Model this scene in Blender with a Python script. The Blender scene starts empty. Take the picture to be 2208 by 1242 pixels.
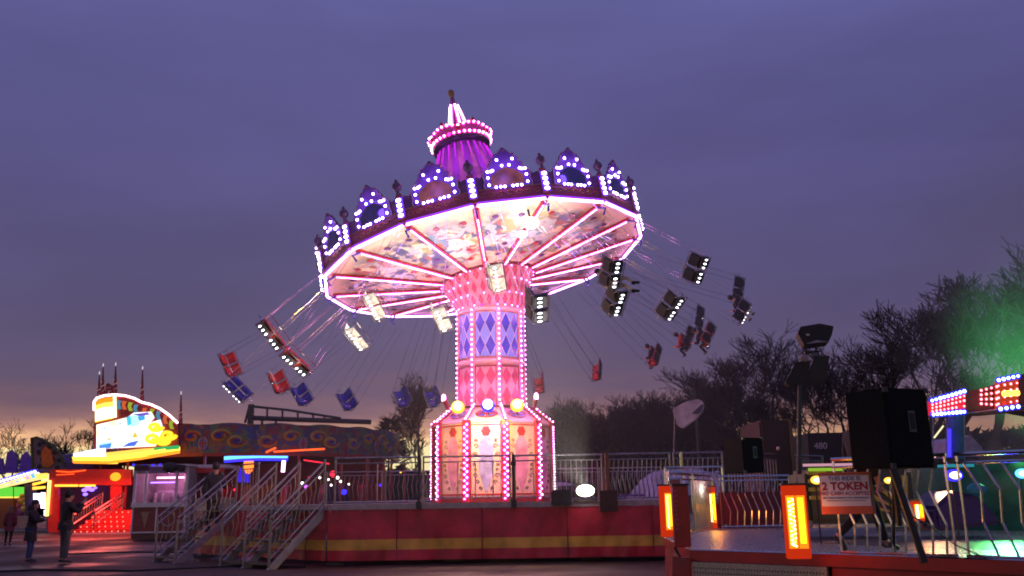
import bpy, bmesh, math, random
from mathutils import Vector as V, Matrix, noise
S = bpy.context.scene
COL = S.collection
R_ = math.radians
PI = math.pi
sin, cos = math.sin, math.cos

# ---------------------------------------------------------------- camera
IMG_W, IMG_H, F_PX = 2208.0, 1242.0, 1900.0
PITCH, ROLL = R_(13.4), R_(0.9)
CAM = V((0, 0, 1.4))
fw = V((0, cos(PITCH), sin(PITCH)))
r0 = V((1, 0, 0)); u0 = V((0, -sin(PITCH), cos(PITCH)))
rt = r0*cos(ROLL) - u0*sin(ROLL); upv = r0*sin(ROLL) + u0*cos(ROLL)
cd = bpy.data.cameras.new('camera'); cam = bpy.data.objects.new('camera', cd); COL.objects.link(cam)
cd.sensor_fit = 'HORIZONTAL'; cd.sensor_width = 36; cd.lens = 36*F_PX/IMG_W
cd.clip_start = 0.1; cd.clip_end = 2000
m = Matrix((rt, upv, -fw)).transposed().to_4x4(); m.translation = CAM
cam.matrix_world = m
S.camera = cam

def P(px, py, Y):
    "the world point at depth Y seen at photograph pixel px, py"
    d = fw + rt*((px-IMG_W/2)/F_PX) + upv*((IMG_H/2-py)/F_PX)
    return CAM + d*(Y/d.y)
def proj(p):
    d = V(p)-CAM; z = d.dot(fw)
    return (IMG_W/2+F_PX*d.dot(rt)/z, IMG_H/2-F_PX*d.dot(upv)/z)

# ---------------------------------------------------------------- world: dusk sky
w = bpy.data.worlds.new('World'); S.world = w; w.use_nodes = True
nt = w.node_tree; nt.nodes.clear(); N = nt.nodes.new; L = nt.links.new
def math_node(op, a=None, b=None, clamp=False):
    n = N('ShaderNodeMath'); n.operation = op; n.use_clamp = clamp
    for i, v in enumerate((a, b)):
        if v is None: continue
        if isinstance(v, (int, float)): n.inputs[i].default_value = v
        else: L(v, n.inputs[i])
    return n.outputs[0]
tc = N('ShaderNodeTexCoord'); sep = N('ShaderNodeSeparateXYZ'); L(tc.outputs['Generated'], sep.inputs[0])
mp = N('ShaderNodeMapping'); mp.inputs['Scale'].default_value = (1.1, 1.1, 4.5); L(tc.outputs['Generated'], mp.inputs[0])
nz = N('ShaderNodeTexNoise'); nz.inputs['Scale'].default_value = 1.7; nz.inputs['Detail'].default_value = 5; nz.inputs['Roughness'].default_value = .5
L(mp.outputs[0], nz.inputs['Vector'])
mp2 = N('ShaderNodeMapping'); mp2.inputs['Scale'].default_value = (6, 6, 30); L(tc.outputs['Generated'], mp2.inputs[0])
nz2 = N('ShaderNodeTexNoise'); nz2.inputs['Scale'].default_value = 1.5; nz2.inputs['Detail'].default_value = 5; L(mp2.outputs[0], nz2.inputs['Vector'])
# elevation wobbled by the cloud noise
off1 = math_node('MULTIPLY', math_node('SUBTRACT', nz.outputs['Fac'], .5), .05)
off2 = math_node('MULTIPLY', math_node('SUBTRACT', nz2.outputs['Fac'], .5), .055)
azx = math_node('MULTIPLY', math_node('ABSOLUTE', math_node('ADD', sep.outputs['X'], .1)), .03)
zz = math_node('ADD', math_node('ADD', math_node('ADD', sep.outputs['Z'], off1), off2), azx)
cr = N('ShaderNodeValToRGB'); L(zz, cr.inputs[0])
stops = [(0.0, (.75, .45, .20)), (.044, (1.5, 1.0, .52)), (.064, (1.2, .70, .34)), (.080, (.50, .25, .18)), (.100, (.21, .11, .14)),
         (.14, (.104, .079, .162)), (.24, (.096, .080, .190)), (.38, (.096, .087, .250)), (.52, (.116, .108, .305)), (.75, (.13, .14, .36))]
while len(cr.color_ramp.elements) < len(stops): cr.color_ramp.elements.new(.5)
for e, (p, c) in zip(cr.color_ramp.elements, stops): e.position = p; e.color = (*c, 1)
cr.color_ramp.interpolation = 'B_SPLINE'
# soft darker cloud banks
cl = N('ShaderNodeMapRange'); L(nz.outputs['Fac'], cl.inputs[0])
cl.inputs[1].default_value = .38; cl.inputs[2].default_value = .66; cl.inputs[3].default_value = .86; cl.inputs[4].default_value = 1.06
low = math_node('SUBTRACT', 1.0, math_node('MULTIPLY', zz, 9.0), True)
az_ = math_node('MULTIPLY', math_node('MULTIPLY', sep.outputs['X'], -1.1), low)
facs = math_node('MULTIPLY', math_node('ADD', az_, 1.0), cl.outputs[0])
mul = N('ShaderNodeVectorMath'); mul.operation = 'SCALE'; L(cr.outputs[0], mul.inputs[0]); L(facs, mul.inputs['Scale'])
sky = N('ShaderNodeTexSky'); sky.sky_type = 'NISHITA'; sky.sun_disc = False
sky.sun_elevation = R_(-1.5); sky.sun_rotation = R_(-38)
sc = N('ShaderNodeVectorMath'); sc.operation = 'SCALE'; L(sky.outputs[0], sc.inputs[0]); sc.inputs['Scale'].default_value = .02
add = N('ShaderNodeVectorMath'); add.operation = 'ADD'; L(mul.outputs[0], add.inputs[0]); L(sc.outputs[0], add.inputs[1])
bg = N('ShaderNodeBackground'); L(add.outputs[0], bg.inputs[0]); bg.inputs[1].default_value = 1.0
wo = N('ShaderNodeOutputWorld'); L(bg.outputs[0], wo.inputs[0])
# afterglow low behind the rides
sl = bpy.data.lights.new('afterglow', 'SUN'); sl.energy = .06; sl.angle = R_(25); sl.color = (1, .62, .45)
so = bpy.data.objects.new('afterglow', sl); COL.objects.link(so)
so.rotation_euler = (V((-sin(R_(38))*cos(R_(3)), cos(R_(38))*cos(R_(3)), sin(R_(3))))).to_track_quat('Z', 'Y').to_euler()
S.view_settings.view_transform = 'Standard'; S.view_settings.look = 'None'
S.view_settings.exposure = 0; S.view_settings.gamma = 1
S.cycles.max_bounces = 5; S.cycles.sample_clamp_indirect = 3; S.cycles.sample_clamp_direct = 0
S.cycles.volume_bounces = 0; S.cycles.filter_width = 1.9

# ---------------------------------------------------------------- materials
MATS = {}
def mat(name, col, rough=.5, metal=0., var=.25, scale=6., bump=0., spec=.5, emit=None, es=0.):
    if name in MATS: return MATS[name]
    m = bpy.data.materials.new(name); m.use_nodes = True; t = m.node_tree
    b = t.nodes['Principled BSDF']
    b.inputs['Roughness'].default_value = rough; b.inputs['Metallic'].default_value = metal
    b.inputs['Specular IOR Level'].default_value = spec
    c = t.nodes.new('ShaderNodeTexCoord'); n = t.nodes.new('ShaderNodeTexNoise'); n.inputs['Scale'].default_value = scale; n.inputs['Detail'].default_value = 6
    t.links.new(c.outputs['Object'], n.inputs['Vector'])
    r = t.nodes.new('ShaderNodeValToRGB'); t.links.new(n.outputs['Fac'], r.inputs[0])
    r.color_ramp.elements[0].position = .3; r.color_ramp.elements[1].position = .72
    r.color_ramp.elements[0].color = (*[x*(1-var) for x in col], 1); r.color_ramp.elements[1].color = (*[min(1, x*(1+var*.6)) for x in col], 1)
    t.links.new(r.outputs[0], b.inputs['Base Color'])
    rr = t.nodes.new('ShaderNodeMapRange'); rr.inputs[3].default_value = max(.03, rough-.12); rr.inputs[4].default_value = min(1, rough+.14)
    t.links.new(n.outputs['Fac'], rr.inputs[0]); t.links.new(rr.outputs[0], b.inputs['Roughness'])
    if bump:
        bm = t.nodes.new('ShaderNodeBump'); bm.inputs['Strength'].default_value = bump; bm.inputs['Distance'].default_value = .02
        t.links.new(n.outputs['Fac'], bm.inputs['Height']); t.links.new(bm.outputs[0], b.inputs['Normal'])
    if emit:
        b.inputs['Emission Color'].default_value = (*emit, 1); b.inputs['Emission Strength'].default_value = es
    MATS[name] = m; return m
def glow(name, col, s, sample=True):
    if name in MATS: return MATS[name]
    m = bpy.data.materials.new(name); m.use_nodes = True; t = m.node_tree; t.nodes.clear()
    e = t.nodes.new('ShaderNodeEmission'); e.inputs[0].default_value = (*col, 1); e.inputs[1].default_value = s
    o = t.nodes.new('ShaderNodeOutputMaterial'); t.links.new(e.outputs[0], o.inputs[0])
    if not sample:
        try: m.cycles.emission_sampling = 'NONE'
        except Exception: pass
    MATS[name] = m; return m
def zbands(name, bands, rough=.5, bump=.3, axis='Z'):
    "constant colour bands by object height, as sewn or painted stripes"
    if name in MATS: return MATS[name]
    m = bpy.data.materials.new(name); m.use_nodes = True; t = m.node_tree; b = t.nodes['Principled BSDF']
    b.inputs['Roughness'].default_value = rough
    c = t.nodes.new('ShaderNodeTexCoord'); s = t.nodes.new('ShaderNodeSeparateXYZ'); t.links.new(c.outputs['Object'], s.inputs[0])
    n = t.nodes.new('ShaderNodeTexNoise'); n.inputs['Scale'].default_value = 2.2; n.inputs['Detail'].default_value = 8; t.links.new(c.outputs['Object'], n.inputs['Vector'])
    lo, hi = bands[0][0], bands[-1][0]+1e-6
    mr = t.nodes.new('ShaderNodeMapRange'); mr.inputs[1].default_value = lo; mr.inputs[2].default_value = lo+(hi-lo)*1.3
    t.links.new(s.outputs[axis], mr.inputs[0])
    r = t.nodes.new('ShaderNodeValToRGB'); r.color_ramp.interpolation = 'CONSTANT'
    while len(r.color_ramp.elements) < len(bands): r.color_ramp.elements.new(.5)
    for e, (z, cc) in zip(r.color_ramp.elements, bands): e.position = max(0, (z-lo)/((hi-lo)*1.3)); e.color = (*cc, 1)
    t.links.new(mr.outputs[0], r.inputs[0])
    mx = t.nodes.new('ShaderNodeMix'); mx.data_type = 'RGBA'; mx.blend_type = 'MULTIPLY'; mx.inputs[0].default_value = 1
    mr2 = t.nodes.new('ShaderNodeMapRange'); mr2.inputs[1].default_value = .3; mr2.inputs[2].default_value = .7; mr2.inputs[3].default_value = .62; mr2.inputs[4].default_value = 1.25
    t.links.new(n.outputs['Fac'], mr2.inputs[0]); t.links.new(r.outputs[0], mx.inputs[6]); t.links.new(mr2.outputs[0], mx.inputs[7])
    t.links.new(mx.outputs[2], b.inputs['Base Color'])
    bm = t.nodes.new('ShaderNodeBump'); bm.inputs['Strength'].default_value = bump; bm.inputs['Distance'].default_value = .03
    t.links.new(n.outputs['Fac'], bm.inputs['Height']); t.links.new(bm.outputs[0], b.inputs['Normal'])
    MATS[name] = m; return m
def paint(name, base, blots, rough=.45, scale=3.0, thr=.53, zone=None):
    "painted artwork: base colour with irregular blots of other colours"
    if name in MATS: return MATS[name]
    m = bpy.data.materials.new(name); m.use_nodes = True; t = m.node_tree; b = t.nodes['Principled BSDF']
    b.inputs['Roughness'].default_value = rough
    c = t.nodes.new('ShaderNodeTexCoord'); cur = None
    rgb = t.nodes.new('ShaderNodeRGB'); rgb.outputs[0].default_value = (*base, 1); cur = rgb.outputs[0]
    fac = None
    if zone:
        ln = t.nodes.new('ShaderNodeVectorMath'); ln.operation = 'LENGTH'; t.links.new(c.outputs['Object'], ln.inputs[0])
        zr = t.nodes.new('ShaderNodeValToRGB'); mrz = t.nodes.new('ShaderNodeMapRange'); mrz.inputs[2].default_value = zone[-1]
        t.links.new(ln.outputs['Value'], mrz.inputs[0]); t.links.new(mrz.outputs[0], zr.inputs[0])
        e = zr.color_ramp.elements; e[0].position = zone[0]/zone[-1]; e[0].color = (0, 0, 0, 1); e[1].position = zone[1]/zone[-1]; e[1].color = (1, 1, 1, 1)
        x = e.new(zone[2]/zone[-1]); x.color = (1, 1, 1, 1); x = e.new(zone[3]/zone[-1]); x.color = (0, 0, 0, 1)
        fac = zr.outputs[0]
    for i, bc in enumerate(blots):
        mp = t.nodes.new('ShaderNodeMapping'); mp.inputs['Location'].default_value = (i*7.3, i*3.1, i*5.7); t.links.new(c.outputs['Object'], mp.inputs[0])
        n = t.nodes.new('ShaderNodeTexNoise'); n.inputs['Scale'].default_value = scale*(1+.35*i); n.inputs['Detail'].default_value = 4; n.inputs['Distortion'].default_value = .8
        t.links.new(mp.outputs[0], n.inputs['Vector'])
        r = t.nodes.new('ShaderNodeValToRGB'); r.color_ramp.elements[0].position = thr; r.color_ramp.elements[1].position = thr+.04
        t.links.new(n.outputs['Fac'], r.inputs[0]); f = r.outputs[0]
        if fac is not None:
            mm = t.nodes.new('ShaderNodeMath'); mm.operation = 'MULTIPLY'; t.links.new(f, mm.inputs[0]); t.links.new(fac, mm.inputs[1]); f = mm.outputs[0]
        mx = t.nodes.new('ShaderNodeMix'); mx.data_type = 'RGBA'; t.links.new(f, mx.inputs[0]); t.links.new(cur, mx.inputs[6]); mx.inputs[7].default_value = (*bc, 1)
        cur = mx.outputs[2]
    t.links.new(cur, b.inputs['Base Color']); MATS[name] = m; return m

RED = mat('red_paint', (.42, .02, .03), .32, var=.3, scale=3)
DKRED = mat('dark_red_paint', (.2, .012, .03), .4, var=.35, scale=3)
CREAM = mat('cream_paint', (.62, .43, .36), .4, var=.1)
ROSE = mat('rose_diamond_paint', (.75, .10, .20), .4)
PINK = mat('pink_paint', (.85, .42, .48), .4, var=.12)
PEACH = mat('peach_paint', (.82, .52, .42), .4, var=.12)
GOLD = mat('gold_paint', (.45, .26, .07), .35, .5)
STEEL = mat('galvanised_steel', (.34, .32, .33), .36, .9, var=.3, scale=14)
CHROME = mat('polished_steel_tube', (.62, .6, .6), .16, 1., var=.15, scale=9)
DKSTEEL = mat('dark_steel', (.06, .06, .07), .45, .6)
BLACK = mat('black_paint', (.015, .015, .018), .5)
WHITE = mat('white_paint', (.7, .68, .66), .4, var=.12)
BLUEP = mat('royal_blue_paint', (.02, .03, .38), .35)
PURPLE = mat('purple_paint', (.09, .02, .17), .45)
VIOLET = mat('violet_board_paint', (.18, .06, .42), .4, var=.4)
LTBLUE = mat('pale_blue_paint', (.25, .42, .85), .4, var=.1)
DPBLUE = mat('deep_blue_paint', (.06, .08, .5), .4)
GREENP = mat('green_paint', (.03, .16, .06), .4)
ORANGEP = mat('orange_paint', (.6, .16, .02), .4)
YELLOWP = mat('yellow_paint', (.6, .38, .03), .4)
SILVER = mat('checker_aluminium', (.40, .38, .42), .27, .75, var=.35, scale=26, bump=1.)
MIRROR = mat('dark_mirror_glass', (.05, .06, .14), .08, .6, var=.3)
GLASS = mat('dark_glass', (.03, .035, .05), .06, 0, var=.2, spec=.8)
RUBBER = mat('black_rubber', (.02, .02, .02), .7)
G_PINK = glow('pink_white_bulb', (1., .26, .80), 18)
G_PINKHALO = glow('magenta_bulb_halo', (1., .035, .46), 3.0)  # glowing disc behind each bulb, imitating its halo
G_VIO = glow('white_led', (.8, .55, 1.), 18)
G_BASE = glow('base_pink_bulb', (1., .26, .70), 16)
G_VIOHALO = glow('blue_violet_halo', (.13, .035, 1.), 2.2)
G_TUBE = glow('lilac_led_tube', (.8, .32, 1.), 12)
G_TUBECAP = glow('violet_tube_casing', (.28, .04, 1.), 1.6)
G_SEAT = glow('cold_white_seat_led', (.9, .92, 1), 6)
G_YEL = glow('yellow_neon', (1, .45, .04), 2.6)
G_ORG = glow('orange_red_neon', (1, .09, .015), 2.2)
G_BLUE = glow('blue_neon', (.08, .35, 1), 3.5)
G_DBLUE = glow('deep_blue_lamp', (.03, .02, 1), 3)
G_WHITE = glow('white_tube', (1, .95, .9), 5)
G_GREEN = glow('green_lamp', (.05, .9, .2), 1.6)
G_AMB = glow('amber_lamp', (1, .5, .02), 3)
G_AMBD = glow('amber_lens', (1, .12, .01), 1.3)
G_REDL = glow('red_lamp', (1, .02, .05), 2.5)

# ---------------------------------------------------------------- mesh building
LOC = {}
class MB:
    def __init__(s): s.v = []; s.f = []
    def add(s, vs, fs):
        o = len(s.v); s.v += [V(p) for p in vs]; s.f += [tuple(i+o for i in f) for f in fs]; return s
    def box(s, c, d, M=None):
        x, y, z = d[0]/2, d[1]/2, d[2]/2; c = V(c)
        vs = [V((i, j, k)) for i in (-x, x) for j in (-y, y) for k in (-z, z)]
        vs = [c+(M @ v if M else v) for v in vs]
        return s.add(vs, [(0, 1, 3, 2), (4, 6, 7, 5), (0, 4, 5, 1), (2, 3, 7, 6), (0, 2, 6, 4), (1, 5, 7, 3)])
    def tube(s, pts, r, n=6, caps=True):
        pts = [V(p) for p in pts]; rs = r if isinstance(r, (list, tuple)) else [r]*len(pts)
        vs = []; fs = []; pn = None
        for i, p in enumerate(pts):
            t = (pts[min(i+1, len(pts)-1)]-pts[max(i-1, 0)])
            t = t.normalized() if t.length > 1e-9 else V((0, 0, 1))
            if pn is None: a = t.cross(V((0, 0, 1)) if abs(t.z) < .9 else V((1, 0, 0))).normalized()
            else:
                a = pn-t*pn.dot(t); a = a.normalized() if a.length > 1e-6 else t.orthogonal().normalized()
            pn = a; b = t.cross(a)
            for k in range(n): q = 2*PI*k/n; vs.append(p+(a*cos(q)+b*sin(q))*rs[i])
        for i in range(len(pts)-1):
            for k in range(n): fs.append((i*n+k, i*n+(k+1) % n, (i+1)*n+(k+1) % n, (i+1)*n+k))
        if caps: fs.append(tuple(range(n-1, -1, -1))); fs.append(tuple((len(pts)-1)*n+k for k in range(n)))
        return s.add(vs, fs)
    def ball(s, c, r, n=8, m=5, M=None):
        c = V(c); r = r if isinstance(r, (tuple, list, V)) else (r, r, r); vs = []; fs = []
        vs.append(V((0, 0, r[2])))
        for j in range(1, m):
            th = PI*j/m
            for k in range(n): q = 2*PI*k/n; vs.append(V((r[0]*sin(th)*cos(q), r[1]*sin(th)*sin(q), r[2]*cos(th))))
        vs.append(V((0, 0, -r[2])))
        for k in range(n): fs.append((0, 1+k, 1+(k+1) % n))
        for j in range(m-2):
            for k in range(n): fs.append((1+j*n+k, 1+(j+1)*n+k, 1+(j+1)*n+(k+1) % n, 1+j*n+(k+1) % n))
        l = len(vs)-1
        for k in range(n): fs.append((l, 1+(m-2)*n+(k+1) % n, 1+(m-2)*n+k))
        return s.add([c+(M @ v if M else v) for v in vs], fs)
    def lathe(s, prof, n=24, c=(0, 0, 0), a0=0, a1=2*PI):
        c = V(c); full = abs(a1-a0-2*PI) < 1e-6; k_ = n if full else n+1; vs = []; fs = []
        for (r, z) in prof:
            for k in range(k_): q = a0+(a1-a0)*k/n; vs.append(c+V((r*cos(q), r*sin(q), z)))
        for i in range(len(prof)-1):
            for k in range(n):
                k2 = (k+1) % k_; fs.append((i*k_+k, i*k_+k2, (i+1)*k_+k2, (i+1)*k_+k))
        return s.add(vs, fs)
    def prism(s, pts, n, th):
        "polygon pts (world) extruded by th along n"
        pts = [V(p) for p in pts]; n = V(n).normalized(); k = len(pts)
        vs = pts+[p+n*th for p in pts]
        fs = [tuple(range(k-1, -1, -1)), tuple(range(k, 2*k))]+[(i, (i+1) % k, k+(i+1) % k, k+i) for i in range(k)]
        return s.add(vs, fs)
    def panel(s, o, ux, uz, pts, th=.02, off=0.):
        "2-D outline pts in the plane o + ux*x + uz*z, thickness th along the outward normal"
        o = V(o); ux = V(ux); uz = V(uz); n = ux.cross(uz).normalized()
        return s.prism([o+ux*x+uz*z+n*off for x, z in pts], n, th)
    def build(s, name, material, parent=None, label=None, local=False, smooth=False, M=None, bevel=0):
        me = bpy.data.meshes.new(name); off = V((0, 0, 0)) if (local or parent is None) else LOC.get(parent.name, V((0, 0, 0)))
        me.from_pydata([tuple(p-off) for p in s.v], [], s.f); me.materials.append(material)
        if smooth: me.polygons.foreach_set('use_smooth', [True]*len(me.polygons))
        bm = bmesh.new(); bm.from_mesh(me); bmesh.ops.recalc_face_normals(bm, faces=bm.faces)
        if bevel:
            try: bmesh.ops.bevel(bm, geom=bm.edges[:], offset=bevel, segments=2, affect='EDGES', clamp_overlap=True)
            except Exception: pass
        bm.to_mesh(me); bm.free(); me.update()
        o = bpy.data.objects.new(name, me); COL.objects.link(o)
        if parent is not None: o.parent = parent
        if M is not None: o.matrix_local = M
        if not local and parent is not None: LOC[o.name] = off
        if label: o['label'] = label
        return o
def tag(o, label, cat, group=None, kind=None):
    if label: o['label'] = label
    if cat: o['category'] = cat
    if group: o['group'] = group
    if kind: o['kind'] = kind
    return o
def thing(name, label, cat, loc=(0, 0, 0), group=None):
    o = bpy.data.objects.new(name, None); COL.objects.link(o); o.empty_display_size = .2
    o.location = V(loc); LOC[o.name] = V(loc); return tag(o, label, cat, group)
def solo(mb, name, material, label, cat, loc, group=None, kind=None, smooth=False, bevel=0):
    "a thing that is one mesh, its origin at loc"
    loc = V(loc); mb.v = [p-loc for p in mb.v]
    o = mb.build(name, material, local=True, smooth=smooth, bevel=bevel); o.location = loc; return tag(o, label, cat, group, kind)
def copy_tree(o, parent=None):
    c = o.copy(); COL.objects.link(c); c.parent = parent
    if parent is not None: c.matrix_parent_inverse = o.matrix_parent_inverse.copy()
    for ch in list(o.children): copy_tree(ch, c)
    return c
def text(s, name, size, o, ux, uz, material, parent, depth=.006, off=.01, weight=0.0):
    cu = bpy.data.curves.new('t', 'FONT'); cu.body = s; cu.size = size; cu.extrude = depth/2; cu.align_x = 'CENTER'; cu.align_y = 'CENTER'; cu.offset = weight
    ob = bpy.data.objects.new('t', cu); COL.objects.link(ob); bpy.context.view_layer.update()
    dg = bpy.context.evaluated_depsgraph_get(); me = bpy.data.meshes.new_from_object(ob.evaluated_get(dg))
    bpy.data.objects.remove(ob); ux = V(ux).normalized(); uz = V(uz).normalized(); n = ux.cross(uz)
    b = MB(); b.add([V(o)+ux*v.co.x+uz*v.co.y+n*(v.co.z+off) for v in me.vertices], [tuple(p.vertices) for p in me.polygons])
    return b.build(name, material, parent)

# ---------------------------------------------------------------- ground
b = MB(); nx = 60; ext = 420
def gx(i): t = i/nx*2-1; return ext*t*abs(t)**.8
vs = [V((gx(i)-4, gx(j)+30, 0)) for j in range(nx+1) for i in range(nx+1)]
b.add(vs, [(j*(nx+1)+i, j*(nx+1)+i+1, (j+1)*(nx+1)+i+1, (j+1)*(nx+1)+i) for j in range(nx) for i in range(nx)])
gm = bpy.data.materials.new('damp_tarmac'); gm.use_nodes = True; t = gm.node_tree; bs = t.nodes['Principled BSDF']
c = t.nodes.new('ShaderNodeTexCoord'); n1 = t.nodes.new('ShaderNodeTexNoise'); n1.inputs['Scale'].default_value = .35; n1.inputs['Detail'].default_value = 7
n2 = t.nodes.new('ShaderNodeTexNoise'); n2.inputs['Scale'].default_value = 45; n2.inputs['Detail'].default_value = 3
t.links.new(c.outputs['Object'], n1.inputs['Vector']); t.links.new(c.outputs['Object'], n2.inputs['Vector'])
r = t.nodes.new('ShaderNodeValToRGB'); r.color_ramp.elements[0].position = .35; r.color_ramp.elements[1].position = .68
r.color_ramp.elements[0].color = (.032, .021, .020, 1); r.color_ramp.elements[1].color = (.085, .052, .044, 1); t.links.new(n1.outputs['Fac'], r.inputs[0])
mx = t.nodes.new('ShaderNodeMix'); mx.data_type = 'RGBA'; mx.blend_type = 'MULTIPLY'; mx.inputs[0].default_value = .7
t.links.new(r.outputs[0], mx.inputs[6]); t.links.new(n2.outputs['Fac'], mx.inputs[7]); t.links.new(mx.outputs[2], bs.inputs['Base Color'])
rr = t.nodes.new('ShaderNodeMapRange'); rr.inputs[1].default_value = .38; rr.inputs[2].default_value = .6; rr.inputs[3].default_value = .36; rr.inputs[4].default_value = .8; bs.inputs['Specular IOR Level'].default_value = .35
t.links.new(n1.outputs['Fac'], rr.inputs[0]); t.links.new(rr.outputs[0], bs.inputs['Roughness'])
bp = t.nodes.new('ShaderNodeBump'); bp.inputs['Strength'].default_value = .5; bp.inputs['Distance'].default_value = .02
t.links.new(n2.outputs['Fac'], bp.inputs['Height']); t.links.new(bp.outputs[0], bs.inputs['Normal'])
tag(b.build('ground', gm), None, None, kind='structure')
# ================================================================ the swing ride
RX, RY, DECK = -.60, 24.0, 1.30
ride = thing('swing_ride', 'tall pink swing carousel with tilted round canopy covered in white and violet bulbs', 'carousel', (RX, RY, DECK))
BM = {}
def fill_light(name, loc, e, col):  # unseen point light added near bulbs to brighten the surfaces round them
    ld = bpy.data.lights.new(name, 'POINT'); ld.energy = e; ld.color = col; ld.shadow_soft_size = .12
    lo = bpy.data.objects.new(name, ld); COL.objects.link(lo); lo.location = loc
def two_mat(name, a, c, gm, cm, parent, off, smooth=True):
    "one mesh of two materials: bulb and the piece behind it"
    me = bpy.data.meshes.new(name); k = len(a.v)
    me.from_pydata([tuple(p-off) for p in a.v+c.v], [], a.f+[tuple(i+k for i in f) for f in c.f]); me.materials.append(gm); me.materials.append(cm)
    for i, pl_ in enumerate(me.polygons): pl_.material_index = 0 if i < len(a.f) else 1; pl_.use_smooth = i < len(a.f)
    o = bpy.data.objects.new(name, me); COL.objects.link(o); o.parent = parent; return o
def bulbs(pts, name, parent, r=.026, halo_r=.045, gm=None, cm=None, nrm=None, M=None, single=False):
    "lamps: white-hot bulb on a glowing coloured disc imitating its halo; pts world or local points, nrm their outward normals"
    gm = gm or G_PINK; cm = cm or G_PINKHALO
    off = V((0, 0, 0)) if M is not None else LOC.get(parent.name, V((0, 0, 0)))
    def one(p, q, a, c):
        n = q @ V((0, 0, 1)); a.ball(p+n*r*.7, (r, r, r), 6, 4, q); k = 8; x = q @ V((1, 0, 0)); y = q @ V((0, 1, 0))
        c.prism([p+x*halo_r*cos(2*PI*j/k)+y*halo_r*sin(2*PI*j/k) for j in range(k)], n, .012)
    rn = random.Random(len(pts)*7+len(name))
    qs = [V(nrm[i] if isinstance(nrm, list) else nrm).normalized().to_track_quat('Z', 'Y').to_matrix() for i in range(len(pts))]
    if single:
        key = (r, halo_r, gm.name, cm.name)
        for p, q in zip(pts, qs):
            mm = q.to_4x4(); mm.translation = V(p)-off
            if key not in BM:
                a, c = MB(), MB(); one(V((0, 0, 0)), Matrix.Identity(3), a, c); o = two_mat('bulb', a, c, gm, cm, parent, V((0, 0, 0))); BM[key] = o.data
            else: o = bpy.data.objects.new('bulb', BM[key]); COL.objects.link(o); o.parent = parent
            o.matrix_local = mm
        return None
    a, c = MB(), MB()
    r0_ = r
    for p, q in zip(pts, qs):
        r = r0_*rn.uniform(.82, 1.12)
        if rn.random() < .025: r = .004
        one(V(p), q, a, c)
    o = two_mat(name, a, c, gm, cm, parent, off); o['kind'] = 'stuff'; return o

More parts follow.
